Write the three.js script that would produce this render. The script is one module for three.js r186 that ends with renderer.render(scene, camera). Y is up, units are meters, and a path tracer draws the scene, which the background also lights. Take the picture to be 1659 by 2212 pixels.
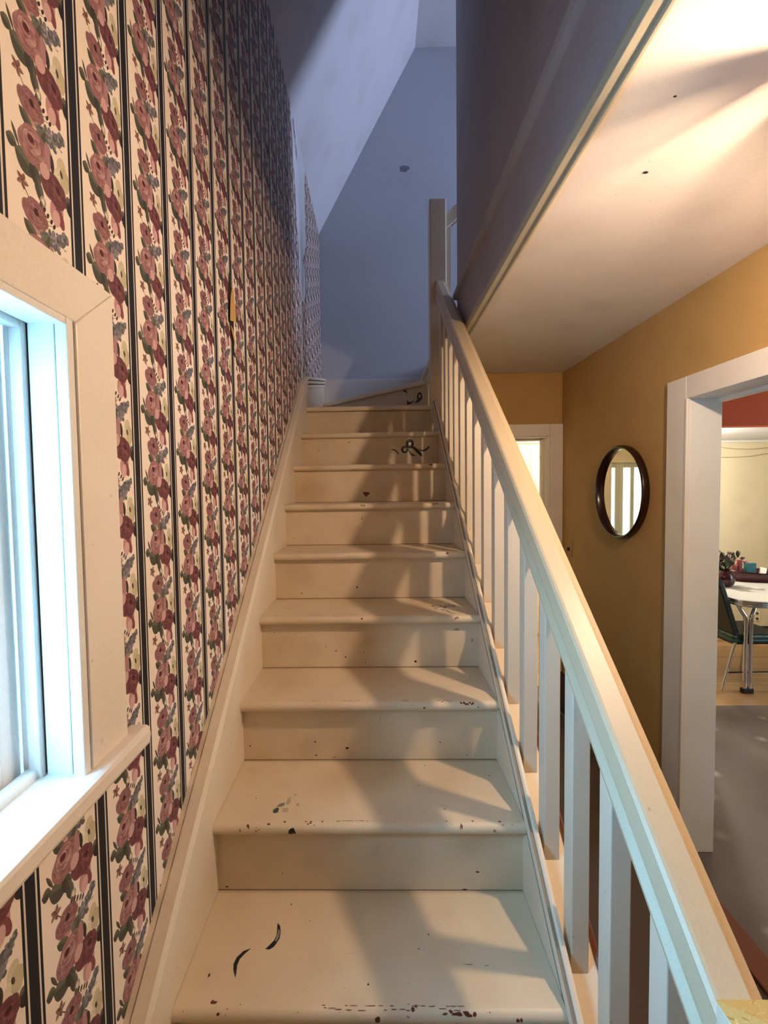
import * as THREE from 'three';
import { RoundedBoxGeometry } from 'three/addons/geometries/RoundedBoxGeometry.js';
import { mergeGeometries, mergeVertices, toCreasedNormals } from 'three/addons/utils/BufferGeometryUtils.js';
import { RectAreaLightUniformsLib } from 'three/addons/lights/RectAreaLightUniformsLib.js';

// ---------------------------------------------------------------- camera, sky, lights, exposure
// Coordinates used below: X right, Y above the eye, D depth ahead of the eye (metres); the eye stands 1.645 m above the hall floor.
const E = 1.645, FLOOR = -E;
const P = (x, y, d) => new THREE.Vector3(x, y + E, -d);
RectAreaLightUniformsLib.init();
const scene = new THREE.Scene();
const renderer = new THREE.WebGLRenderer({ antialias: true });
renderer.toneMapping = THREE.LinearToneMapping;
renderer.toneMappingExposure = 0.95;
renderer.shadowMap.enabled = true;

const FOCAL = 1013.08, PITCH = 0.04576, ROLL = -0.01346, YAW = -0.01785, SHIFT = 36.83;
const camera = new THREE.PerspectiveCamera((2 * Math.atan(1106 / FOCAL) * 180) / Math.PI, 1659 / 2212, 0.02, 60);
camera.position.copy(P(0, 0, 0));
camera.rotation.set(-PITCH, -YAW, 0, 'YXZ');
camera.rotateZ(ROLL);
camera.setViewOffset(1659, 2212, SHIFT, 0, 1659, 2212);
scene.add(camera);

{ // overcast daylight: blue overhead, pale blue-green towards the horizon
  const W = 64, H = 32, data = new Float32Array(W * H * 4);
  for (let j = 0; j < H; j++) {
    const t = Math.max(0, ((j + 0.5) / H) * 2 - 1), k = Math.pow(t, 0.6);
    for (let i = 0; i < W; i++) {
      const o = (j * W + i) * 4;
      data[o] = 0.62 - 0.3 * k; data[o + 1] = 1.0 - 0.3 * k; data[o + 2] = 0.9 + 0.14 * k; data[o + 3] = 1;
    }
  }
  const sky = new THREE.DataTexture(data, W, H, THREE.RGBAFormat, THREE.FloatType);
  sky.mapping = THREE.EquirectangularReflectionMapping; sky.magFilter = sky.minFilter = THREE.LinearFilter; sky.needsUpdate = true;
  scene.background = sky;
  scene.backgroundIntensity = 2.6;
}
function daylight(x, y, d, w, h, tx, ty, td, color, intensity) { // daylight entering at a window, as large as its opening
  const l = new THREE.RectAreaLight(color, intensity, w, h);
  l.name = 'window_daylight'; l.position.copy(P(x, y, d)); l.lookAt(P(tx, ty, td)); scene.add(l);
}
const SKYBLUE = new THREE.Color().setRGB(0.24, 0.6, 1.0);
daylight(-0.7, -0.04, 0.4, 0.8, 0.85, 1, -0.04, 0.4, SKYBLUE, 25);                                                   // entry window, left
daylight(3.8, 2.32, 2.72, 0.85, 1.4, 0, 2.3, 2.72, new THREE.Color().setRGB(0.55, 0.66, 1.0), 36);                  // upstairs window
daylight(0.38, -0.3, 4.6, 0.5, 1.3, 0.38, -0.3, 0, new THREE.Color().setRGB(0.8, 1.0, 0.86), 3);                   // far room, near window
daylight(1.98, -0.25, 5.56, 0.5, 1.3, 1.98, -0.25, 0, new THREE.Color().setRGB(1.0, 0.92, 0.72), 22);              // far room, back window
daylight(5.45, -0.25, 1.9, 1.7, 1.5, 0, -0.25, 1.9, new THREE.Color().setRGB(0.84, 0.91, 1.0), 9);                 // dining room window
const LAMP_COLOR = new THREE.Color().setRGB(1.0, 0.73, 0.5), LAMP_POWER = 4.2, LAMP_Y = 0.61;

// ---------------------------------------------------------------- helpers
let seed = 7;
const rnd = () => { seed = (seed * 1664525 + 1013904223) >>> 0; return seed / 4294967296; };
const rr = (a, b) => a + (b - a) * rnd();
const used = new Map();
function numbered(name) { const n = used.get(name) || 0; used.set(name, n + 1); return n ? `${name}_${String(n).padStart(3, '0')}` : name; }
function planarUV(g) { // box-mapped texture coordinates in metres
  const n = g.index ? g.toNonIndexed() : g, p = n.attributes.position, uv = new Float32Array(p.count * 2), a = new THREE.Vector3(), b = new THREE.Vector3(), c = new THREE.Vector3();
  for (let i = 0; i < p.count; i += 3) {
    a.fromBufferAttribute(p, i); b.fromBufferAttribute(p, i + 1); c.fromBufferAttribute(p, i + 2);
    const m = b.clone().sub(a).cross(c.clone().sub(a)), ax = Math.abs(m.x), ay = Math.abs(m.y), az = Math.abs(m.z);
    [a, b, c].forEach((v, k) => {
      const [u, w] = ax >= ay && ax >= az ? [-v.z, v.y] : ay >= az ? [v.x, -v.z] : [v.x, v.y];
      uv[(i + k) * 2] = u; uv[(i + k) * 2 + 1] = w;
    });
  }
  n.setAttribute('uv', new THREE.BufferAttribute(uv, 2));
  return n;
}
function flip(g) { // turns the triangles over after a mirroring
  const p = g.index ? g.toNonIndexed() : g;
  for (const k of Object.keys(p.attributes)) {
    const at = p.attributes[k], s = at.itemSize;
    for (let i = 0; i < at.count; i += 3) for (let j = 0; j < s; j++) { const q = (i + 1) * s + j, w = (i + 2) * s + j, t = at.array[q]; at.array[q] = at.array[w]; at.array[w] = t; }
  }
  p.computeVertexNormals();
  return p;
}
// a box between X, Y and D limits, edges rounded by r
function bx(x0, x1, y0, y1, d0, d1, r = 0) {
  const w = x1 - x0, h = y1 - y0, l = d1 - d0, m = Math.min(w, h, l);
  const g = r > 0 ? new RoundedBoxGeometry(w, h, l, 2, Math.min(r, m * 0.49)) : new THREE.BoxGeometry(w, h, l);
  g.translate((x0 + x1) / 2, (y0 + y1) / 2 + E, -(d0 + d1) / 2);
  return planarUV(g);
}
const toShape = (pts) => { const s = new THREE.Shape(); pts.forEach(([a, b], i) => (i ? s.lineTo(a, b) : s.moveTo(a, b))); s.closePath(); return s; };
function withHoles(s, holes = []) { for (const h of holes) { const p = new THREE.Path(); h.forEach(([a, b], i) => (i ? p.lineTo(a, b) : p.moveTo(a, b))); p.closePath(); s.holes.push(p); } return s; }
// outline in (D, Y), thickness from X = x0 to x1
function slab(pts, x0, x1, holes, bevel = 0) {
  const g = new THREE.ExtrudeGeometry(withHoles(toShape(pts), holes), { depth: x1 - x0 - 2 * bevel, bevelEnabled: bevel > 0, bevelSize: bevel, bevelThickness: bevel, bevelOffset: -bevel, bevelSegments: 2, curveSegments: 8 });
  g.translate(0, 0, bevel);
  g.applyMatrix4(new THREE.Matrix4().set(0, 0, 1, x0, 0, 1, 0, E, -1, 0, 0, 0, 0, 0, 0, 1));
  return planarUV(g);
}
// outline in (X, Y), thickness from D = d0 to d1
function panel(pts, d0, d1, holes, bevel = 0) {
  const g = new THREE.ExtrudeGeometry(withHoles(toShape(pts), holes), { depth: d1 - d0 - 2 * bevel, bevelEnabled: bevel > 0, bevelSize: bevel, bevelThickness: bevel, bevelOffset: -bevel, bevelSegments: 2 });
  g.translate(0, E, -d1 + bevel);
  return planarUV(g);
}
// outline in (X, D), thickness from Y = y0 to y1
function plate(pts, y0, y1, bevel = 0) {
  const g = new THREE.ExtrudeGeometry(toShape(pts.map(([x, d]) => [x, d])), { depth: y1 - y0 - 2 * bevel, bevelEnabled: bevel > 0, bevelSize: bevel, bevelThickness: bevel, bevelOffset: -bevel, bevelSegments: 2 });
  g.translate(0, 0, bevel);
  g.applyMatrix4(new THREE.Matrix4().set(1, 0, 0, 0, 0, 0, 1, y0 + E, 0, -1, 0, 0, 0, 0, 0, 1));
  return planarUV(g);
}
// profile in (X, Y) swept from depth d0 to d1 while rising from y0 to y1
function sweep(profile, d0, y0, d1, y1) {
  const g = new THREE.ExtrudeGeometry(toShape(profile), { depth: 1, bevelEnabled: false });
  const p = g.attributes.position;
  for (let i = 0; i < p.count; i++) { const t = p.getZ(i); p.setXYZ(i, p.getX(i), p.getY(i) + y0 + (y1 - y0) * t + E, -(d0 + (d1 - d0) * t)); }
  return planarUV(flip(g));
}
function tube(points, r, seg = 24, rad = 8, closed = false) { return new THREE.TubeGeometry(new THREE.CatmullRomCurve3(points, closed, 'catmullrom', 0.3), seg, r, rad, closed); }
function lathe(profile, at, seg = 32) { const g = new THREE.LatheGeometry(profile.map(([r, y]) => new THREE.Vector2(r, y)), seg); g.translate(at.x, at.y, at.z); return g; }
function join(list) { return mergeGeometries(list.map((g) => { const n = g.index ? g.toNonIndexed() : g.clone(); for (const k of Object.keys(n.attributes)) if (!['position', 'normal', 'uv'].includes(k)) n.deleteAttribute(k); return n; })); }
function mesh(name, geo, mat, parent = scene, at = null) {
  const list = Array.isArray(geo) ? geo : [geo], g = list.length > 1 ? join(list) : list[0];
  const base = at || parent.userData.base;
  if (base) g.translate(-base.x, -base.y, -base.z);
  const m = new THREE.Mesh(g, mat); m.name = parent === scene ? numbered(name) : name; m.castShadow = m.receiveShadow = true;
  if (at) { m.position.copy(at); m.userData.base = at; }
  parent.add(m);
  return m;
}
function tag(o, label, category, group) { o.userData.label = label; o.userData.category = category; if (group) o.userData.group = group; return o; }
function thing(name, at, label, category, group) { const o = new THREE.Group(); o.name = numbered(name); o.position.copy(at); o.userData.base = at.clone(); scene.add(o); return tag(o, label, category, group); }
function struct(name, geo, mat) { const m = mesh(name, geo, mat); m.userData.kind = 'structure'; return m; }
function structGroup(name) { const o = new THREE.Group(); o.name = numbered(name); o.userData.kind = 'structure'; scene.add(o); return o; }

// ---------------------------------------------------------------- materials
function canvas(w, h, draw) { const c = document.createElement('canvas'); c.width = w; c.height = h; draw(c.getContext('2d'), w, h); return c; }
function texture(c, rx = 1, ry = 1) { const t = new THREE.CanvasTexture(c); t.colorSpace = THREE.SRGBColorSpace; t.wrapS = t.wrapT = THREE.RepeatWrapping; t.repeat.set(rx, ry); t.anisotropy = 8; return t; }
function data(c, rx, ry) { const t = texture(c, rx, ry); t.colorSpace = THREE.NoColorSpace; return t; }
function blotches(g, w, h, n, rgb, r0, r1, a) { // soft irregular stains that wrap round
  for (let i = 0; i < n; i++) {
    const x = rnd() * w, y = rnd() * h, r = rr(r0, r1), al = rr(0.3, 1) * a;
    for (const ox of [-w, 0, w]) for (const oy of [-h, 0, h]) {
      if (x + ox < -r || x + ox > w + r || y + oy < -r || y + oy > h + r) continue;
      const q = g.createRadialGradient(x + ox, y + oy, 0, x + ox, y + oy, r);
      q.addColorStop(0, `rgba(${rgb},${al})`); q.addColorStop(1, `rgba(${rgb},0)`);
      g.fillStyle = q; g.fillRect(x + ox - r, y + oy - r, 2 * r, 2 * r);
    }
  }
}
function grain(g, w, h, amount) {
  const im = g.getImageData(0, 0, w, h), d = im.data;
  for (let i = 0; i < d.length; i += 4) { const n = (rnd() - 0.5) * amount; d[i] += n; d[i + 1] += n; d[i + 2] += n; }
  g.putImageData(im, 0, 0);
}
const brushBump = data(canvas(256, 256, (g, w, h) => { // brush marks and small lumps in old paint
  g.fillStyle = '#808080'; g.fillRect(0, 0, w, h);
  for (let i = 0; i < 500; i++) { g.fillStyle = rnd() < 0.5 ? 'rgba(255,255,255,.05)' : 'rgba(0,0,0,.05)'; g.fillRect(rnd() * w, rnd() * h, rr(1, 2), rr(20, 90)); }
  blotches(g, w, h, 60, '255,255,255', 4, 16, 0.12); blotches(g, w, h, 60, '0,0,0', 4, 16, 0.12);
}), 4, 4);
const plasterBump = data(canvas(512, 512, (g, w, h) => {
  g.fillStyle = '#808080'; g.fillRect(0, 0, w, h);
  blotches(g, w, h, 160, '255,255,255', 15, 70, 0.16); blotches(g, w, h, 160, '0,0,0', 15, 70, 0.16);
  grain(g, w, h, 26);
}), 0.9, 0.9);
const std = (hex, rough = 0.6, more = {}) => new THREE.MeshStandardMaterial({ color: new THREE.Color(hex), roughness: rough, ...more });
const paintTex = texture(canvas(512, 512, (g, w, h) => { g.fillStyle = '#ffffff'; g.fillRect(0, 0, w, h); blotches(g, w, h, 40, '120,90,50', 20, 90, 0.05); blotches(g, w, h, 26, '60,45,30', 1, 3, 0.4); grain(g, w, h, 10); }), 1, 1);
const paint = (hex, rough = 0.45) => std(hex, rough, { map: paintTex, bumpMap: brushBump, bumpScale: 0.0006 });
const plaster = (hex, rough = 0.8) => std(hex, rough, { map: paintTex, bumpMap: plasterBump, bumpScale: 0.004 });
const M = {
  trim: paint('#e9dfd2'), whiteTrim: paint('#e6e4df'), stairPaint: paint('#e4d6bf'), rail: paint('#ddd0ba', 0.4), handrail: paint('#c9b697', 0.42),
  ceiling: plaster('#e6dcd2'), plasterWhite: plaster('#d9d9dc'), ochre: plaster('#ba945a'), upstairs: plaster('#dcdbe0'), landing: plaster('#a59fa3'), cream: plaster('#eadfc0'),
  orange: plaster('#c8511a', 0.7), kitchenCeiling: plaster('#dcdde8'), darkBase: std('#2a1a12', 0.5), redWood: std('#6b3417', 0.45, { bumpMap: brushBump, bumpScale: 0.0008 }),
  gapShade: std('#2b1d14', 0.9), chrome: std('#d7d8dc', 0.16, { metalness: 1 }), brushed: std('#b9bbc2', 0.3, { metalness: 1 }), black: std('#0e0d0d', 0.6),  // the first colour paints the shade inside joints and tears
};

// floral wallpaper, two columns with a half drop: 0.316 m x 0.142 m
const PW = 1264, PH = 568, S = 4000;
const wallpaperCanvas = canvas(PW, PH, (g) => {
  g.fillStyle = '#efe0d2'; g.fillRect(0, 0, PW, PH);
  const CW = PW / 2;
  const ell = (x, y, rx, ry, rot, fill) => { g.save(); g.translate(x, y); g.rotate(rot); g.beginPath(); g.ellipse(0, 0, rx, ry, 0, 0, 7); g.fillStyle = fill; g.fill(); g.restore(); };
  const leaf = (x, y, len, wd, rot, fill, vein) => {
    g.save(); g.translate(x, y); g.rotate(rot); g.beginPath(); g.moveTo(-len, 0); g.quadraticCurveTo(-len * 0.15, -wd * 1.9, len, 0); g.quadraticCurveTo(-len * 0.15, wd * 1.9, -len, 0); g.fillStyle = fill; g.fill(); g.save(); g.clip(); g.fillStyle = 'rgba(20,20,16,.35)'; g.fillRect(-len, 0, 2 * len, wd * 2); g.fillStyle = 'rgba(220,220,205,.16)'; g.fillRect(-len, -wd * 2, 2 * len, wd * 1.3); g.restore();
    if (vein) { g.strokeStyle = vein; g.lineWidth = 3; g.beginPath(); g.moveTo(-len, 0); g.lineTo(len, 0); g.stroke(); } g.restore();
  };
  const rose = (x, y, rx, ry, rot, [base, light, dark, heart], hx, hy) => { // overlapping petals, each dark at its root and pale at its lip
    g.save(); g.translate(x, y); g.rotate(rot); g.scale(rx, ry); g.lineWidth = 0.035;
    for (let ring = 0; ring < 4; ring++) {
      const n = [9, 7, 5, 4][ring], R = [0.62, 0.48, 0.3, 0.14][ring], pr = [0.5, 0.46, 0.36, 0.26][ring], cx = hx * 0.2 * ring, cy = hy * 0.2 * ring;
      for (let i = 0; i < n; i++) {
        const a = (i / n) * 6.283 + ring * 0.7 + 0.3 * Math.sin(i * 2.3), px = cx + Math.cos(a) * R, py = cy + Math.sin(a) * R, q = g.createRadialGradient(cx, cy, R * 0.3, cx, cy, R + pr);
        q.addColorStop(0, dark); q.addColorStop(0.45, base); q.addColorStop(1, i % 3 ? light : base);
        g.save(); g.translate(px, py); g.rotate(a); g.beginPath(); g.ellipse(0, 0, pr * 0.85, pr, 0, 0, 7); g.fillStyle = q; g.fill(); g.strokeStyle = dark; g.globalAlpha = 0.5; g.stroke(); g.restore();
      }
    }
    g.restore();
    ell(x + hx * rx * 0.7, y + hy * ry * 0.62, rx * 0.27, ry * 0.24, rot + 0.3, dark); ell(x + hx * rx * 0.72, y + hy * ry * 0.64, rx * 0.19, ry * 0.18, rot, heart);
  };
  const PINK = ['#ad8685', '#cbaaa6', '#825156', '#4f181e'], RED = ['#834d53', '#9d6a6c', '#5a2d34', '#3d131a'], OPEN = ['#a67c7e', '#bf9b9b', '#7a4a50', '#2c0f12'];
  const motif = (x0, y0) => {
    const X = (u) => x0 + u * CW, Y = (v) => y0 + v * PH, k = CW;
    // lilac spray
    for (let i = 0; i < 90; i++) { const t = i / 90, x = X(0.55 + t * 0.27) + rr(-80, 70) * (1 - t * 0.8), y = Y(0.09 - t * 0.22) + rr(-52, 46) * (1 - t * 0.65); ell(x, y, rr(12, 24), rr(10, 18), rr(0, 3), ['#66626e', '#7c7783', '#4f4e58', '#938c92', '#5d6058'][i % 5]); }
    leaf(X(0.36), Y(0.05), 0.1 * k, 0.055 * k, 0.6, '#5b5a4c', '#3a3a30'); leaf(X(0.53), Y(0.07), 0.1 * k, 0.06 * k, -1.0, '#66655a', '#44443a');
    leaf(X(0.6), Y(0.2), 0.1 * k, 0.06 * k, 1.4, '#55534a', '#35332c'); leaf(X(0.66), Y(0.24), 0.09 * k, 0.03 * k, 1.5, '#3a2a28');
    // cream flower
    for (const [du, dv, rx, ry, ro, c] of [[0.0, -0.06, 40, 52, 0.2, '#c9c0a4'], [0.05, 0.03, 40, 56, -0.4, '#bdb292'], [-0.05, 0.05, 34, 50, 0.5, '#d9d0b8'], [0.03, 0.1, 32, 44, -0.6, '#c2b698']]) ell(X(0.79 + du), Y(0.23 + dv), rx, ry, ro, c);
    g.strokeStyle = '#a59a78'; g.lineWidth = 3; for (let i = 0; i < 7; i++) { g.beginPath(); g.moveTo(X(0.79), Y(0.24)); g.lineTo(X(0.79) + Math.cos(i * 0.9) * 44, Y(0.24) + Math.sin(i * 0.9) * 58); g.globalAlpha = 0.5; g.stroke(); g.globalAlpha = 1; }
    ell(X(0.785), Y(0.245), 11, 22, -0.3, '#4b3a2c');
    // leaves left and below
    leaf(X(0.18), Y(0.37), 0.06 * k, 0.06 * k, 0.2, '#5c5a4c', '#3d3b32'); leaf(X(0.225), Y(0.29), 0.09 * k, 0.02 * k, 1.1, '#5d5547'); ell(X(0.26), Y(0.4), 12, 24, 0.1, '#2f2720');
    leaf(X(0.34), Y(0.46), 0.14 * k, 0.11 * k, 0.35, '#5f6152', '#45473b'); leaf(X(0.44), Y(0.5), 0.12 * k, 0.07 * k, 1.2, '#44453a', '#2f2f28'); leaf(X(0.48), Y(0.61), 0.12 * k, 0.055 * k, 1.3, '#5a574c', '#3c3a33');
    leaf(X(0.88), Y(0.46), 0.05 * k, 0.05 * k, -0.3, '#5e5d52'); leaf(X(0.895), Y(0.555), 0.085 * k, 0.05 * k, 0.9, '#1f1a17');
    // red rose, falling petals, pink rose
    ell(X(0.7), Y(0.67), 56, 84, 0.25, '#b98a8a'); ell(X(0.745), Y(0.71), 30, 62, -0.4, '#7f4348'); ell(X(0.69), Y(0.745), 32, 50, 0.2, '#cda5a3');
    rose(X(0.675), Y(0.475), 0.17 * k, 0.15 * PH, 0.2, RED, 0.45, -0.3);
    rose(X(0.44), Y(0.25), 0.18 * k, 0.18 * PH, -0.12, PINK, -0.3, -0.5);
    ell(X(0.56), Y(0.37), 38, 46, 0.5, '#c9a0a0'); ell(X(0.605), Y(0.2), 22, 74, -0.1, '#a97c80');
    // small rosebud
    ell(X(0.52), Y(0.69), 24, 30, 0.2, '#a39a8c'); ell(X(0.52), Y(0.69), 12, 18, 0.2, '#e1d1c4'); leaf(X(0.5), Y(0.76), 0.06 * k, 0.03 * k, 1.5, '#69604f');
    // star blossom on its stem
    for (let i = 0; i < 5; i++) { const a = i * 1.257 - 1.2; leaf(X(0.28) + Math.cos(a) * 22, Y(0.655) + Math.sin(a) * 22, 24, 14, a, i % 2 ? '#a2796b' : '#8f6157'); }
    ell(X(0.28), Y(0.655), 8, 8, 0, '#5f362f'); g.strokeStyle = '#5b4a3a'; g.lineWidth = 6; g.beginPath(); g.moveTo(X(0.3), Y(0.7)); g.quadraticCurveTo(X(0.34), Y(0.75), X(0.38), Y(0.82)); g.stroke();
    // open rose with a dark eye, petals below
    ell(X(0.44), Y(0.97), 60, 46, 0.2, '#c9a196'); ell(X(0.4), Y(1.0), 44, 34, 0.1, '#b98a80');
    rose(X(0.42), Y(0.87), 0.15 * k, 0.13 * PH, 0.1, OPEN, 0.1, -0.2); ell(X(0.43), Y(0.845), 17, 20, 0, '#38120e');
    for (const [u, v] of [[0.535, 0.755], [0.575, 0.79], [0.62, 0.82], [0.655, 0.85]]) { ell(X(u), Y(v), 9, 17, 0.5, '#241512'); g.strokeStyle = '#6b5546'; g.lineWidth = 3; g.beginPath(); g.moveTo(X(u), Y(v)); g.lineTo(X(0.5), Y(v + 0.06)); g.stroke(); }
  };
  for (const [c, drop] of [[0, 0], [1, 0.5], [-1, 0.5], [2, 0]]) for (const n of [-2, -1, 0, 1]) motif(c * CW, (n + drop) * PH);
  for (const c of [0, 1, 2]) { // navy stripes with thin cream lines
    const x = c * CW;
    g.fillStyle = '#08060a'; g.fillRect(x - 68, 0, 136, PH);
    g.fillStyle = '#dccfc6'; g.fillRect(x - 49, 0, 13, PH); g.fillRect(x + 36, 0, 13, PH);
    g.fillStyle = '#090814'; g.fillRect(x - 36, 0, 72, PH);
  }
  blotches(g, PW, PH, 20, '150,110,50', 60, 200, 0.06); grain(g, PW, PH, 14);
});
const wallpaperTex = texture(wallpaperCanvas, 1 / 0.316, 1 / 0.142);
wallpaperTex.offset.set(-0.893 / 0.316, -(0.325 + E) / 0.142 + 0.751);
M.wallpaper = new THREE.MeshStandardMaterial({ map: wallpaperTex, roughness: 0.62 });

// ---------------------------------------------------------------- stairs: numbers
const XL = -0.427, XR = 0.373, RISE = 0.1981, RUN = 0.2612, OVER = 0.0307, NR = 0.015;
const treadY = (k) => -1.0508 + RISE * (k - 1), noseD = (k) => 0.8945 + RUN * (k - 1);           // k = 1 is the lowest tread in view; -1 is the first above the floor
const nosing = (d) => -1.0508 + (RISE / RUN) * (d - 0.8945);
const SLOPE = RISE / RUN, PPM = 1400, TW = XR - XL;
const SB = RUN + OVER + 0.006, ARC = Math.PI * NR, UNDER = 0.03, VT = SB - NR + ARC + UNDER;
const CHIP = '#5a2113', DARK = '#1d1310', NAVY = '#16171f', GREEN = '#2d3b33';
// paint chips, scuffs, painted bump shade and stencilled ribbons, in metres on the boards: x from the left end; s from the front edge, t round the nose (0 top, 1 underside); y above the lower tread
const TREADS = {
  1: { poly: [[NAVY, [[0.128, 0.135], [0.112, 0.128], [0.101, 0.114], [0.098, 0.099], [0.102, 0.085], [0.111, 0.069], [0.11, 0.08], [0.107, 0.096], [0.109, 0.11], [0.116, 0.121]]], [NAVY, [[0.176, 0.199], [0.184, 0.19], [0.188, 0.175], [0.189, 0.159], [0.184, 0.147], [0.179, 0.138], [0.171, 0.132], [0.161, 0.133], [0.169, 0.143], [0.177, 0.154], [0.18, 0.168], [0.178, 0.184]]], ['#8d8a7c', [[0.181, 0.184], [0.186, 0.178], [0.187, 0.162], [0.182, 0.15], [0.179, 0.155], [0.181, 0.17]]]],
    dots: [[0.052, 0.074, 4, 9], [0.399, 0.057, 4, 4], [0.255, 0.204, 2, 2], [0.514, 0.135, 3, 3], [0.62, 0.1, 20, 1], [0.66, 0.098, 10, 1], [0.54, 0.17, 2, 5], [0.2, 0.25, 3, 4]], nose: [[0.3, 0.6, 0.0, 1.2, 26], [0.095, 0.095, 0.2, 5, 1], [0.077, 0.09, -0.3, 6, 2], [0.418, 0.42, 0.45, 9, 1], [0.488, 0.5, 0.05, 6, 2], [0.696, 0.71, 0.37, 7, 2], [0.55, 0.62, 0.12, 5, 7]] },
  2: { poly: [['rgba(52,74,62,.9)', [[0.143, 0.062], [0.152, 0.07], [0.158, 0.066], [0.157, 0.05], [0.15, 0.047], [0.144, 0.05]]], ['rgba(110,118,104,.85)', [[0.148, 0.072], [0.156, 0.086], [0.168, 0.09], [0.17, 0.078], [0.16, 0.072]]], ['rgba(150,140,125,.6)', [[0.171, 0.088], [0.174, 0.108], [0.181, 0.112], [0.184, 0.09], [0.178, 0.078]]], ['rgba(150,140,125,.55)', [[0.168, 0.07], [0.184, 0.066], [0.182, 0.05], [0.168, 0.052]]], ['rgba(140,105,75,.5)', [[0.2, 0.084], [0.208, 0.088], [0.21, 0.076], [0.203, 0.076]]]],
    dots: [[0.542, 0.163, 3, 3], [0.546, 0.049, 2, 2], [0.602, 0.062, 5, 3], [0.757, 0.209, 6, 3], [0.085, 0.108, 5, 3], [0.571, 0.262, 3, 3], [0.192, 0.123, 8, 2]], nose: [[0.069, 0.072, 0.41, 7, 2], [0.085, 0.095, 0.14, 6, 2], [0.142, 0.144, 0.08, 6, 1], [0.183, 0.184, 0, 5, 1], [0.235, 0.255, 0, 4, 4], [0.204, 0.207, 0.5, 16, 1, DARK], [0.28, 0.28, -0.1, 4, 1], [0.317, 0.397, -0.15, 1.3, 12], [0.632, 0.64, 0.15, 9, 5], [0.667, 0.67, -0.1, 4, 1], [0.736, 0.74, 0, 5, 1], [0.718, 0.722, 0.48, 7, 2, DARK], [0.6, 0.6, -0.1, 3, 1], [0.11, 0.12, 0.4, 2, 3]] },
  3: { dots: [[0.3, 0.2, 2, 2], [0.5, 0.1, 14, 1], [0.75, 0.2, 6, 4]], nose: [[0.215, 0.251, -0.12, 1.4, 5], [0.314, 0.377, -0.1, 1.6, 8], [0.507, 0.51, -0.25, 3, 1], [0.5, 0.53, 0, 1.4, 4], [0.609, 0.657, 0, 2.6, 8], [0.681, 0.722, 0.15, 6, 9], [0.736, 0.74, 0.45, 3, 1, DARK], [0.57, 0.571, 0.58, 6, 1], [0.378, 0.385, 0.85, 5, 2, '#8a7256']] },  // the light brown nose marks paint the shade of a bump
  4: { ribbon: true, dots: [[0.25, 0.1, 3, 2]], nose: [[0.048, 0.075, -0.2, 3, 4], [0.19, 0.23, -0.18, 3, 6], [0.27, 0.28, -0.1, 2, 2], [0.313, 0.355, -0.17, 1.4, 6], [0.412, 0.482, -0.14, 1.4, 8], [0.373, 0.374, 0.22, 6, 1], [0.623, 0.625, -0.1, 5, 1], [0.71, 0.722, 0.28, 9, 3]] },
  5: { dots: [[0.4, 0.1, 3, 2]], nose: [[0.169, 0.299, -0.14, 1.6, 14], [0.445, 0.648, 0.0, 1.8, 22], [0.67, 0.672, 0.29, 4, 1], [0.719, 0.73, 0.16, 8, 2]] },
  6: { nose: [[0.08, 0.15, -0.07, 4, 4], [0.21, 0.24, -0.15, 4, 4], [0.36, 0.38, 0.3, 8, 3, '#8a7256'], [0.652, 0.66, 0.09, 4, 2], [0.69, 0.72, 0.24, 5, 5], [0.692, 0.695, 0.95, 7, 1]] },  // the light brown nose marks are painted shade
  7: { nose: [[0.633, 0.684, 0.06, 2.4, 6], [0.712, 0.725, 0.2, 7, 2], [0.3, 0.34, 0.9, 2, 4]] },
  8: { nose: [[0.4, 0.44, -0.05, 3, 4], [0.55, 0.6, -0.1, 2, 4], [0.68, 0.69, -0.1, 5, 2], [0.656, 0.66, 0.97, 6, 1]] },
  9: { nose: [[0.4, 0.46, -0.2, 3, 6], [0.5, 0.53, -0.1, 2, 2], [0.6, 0.615, -0.05, 4, 2], [0.54, 0.56, 0.8, 3, 3]] },
};
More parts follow.
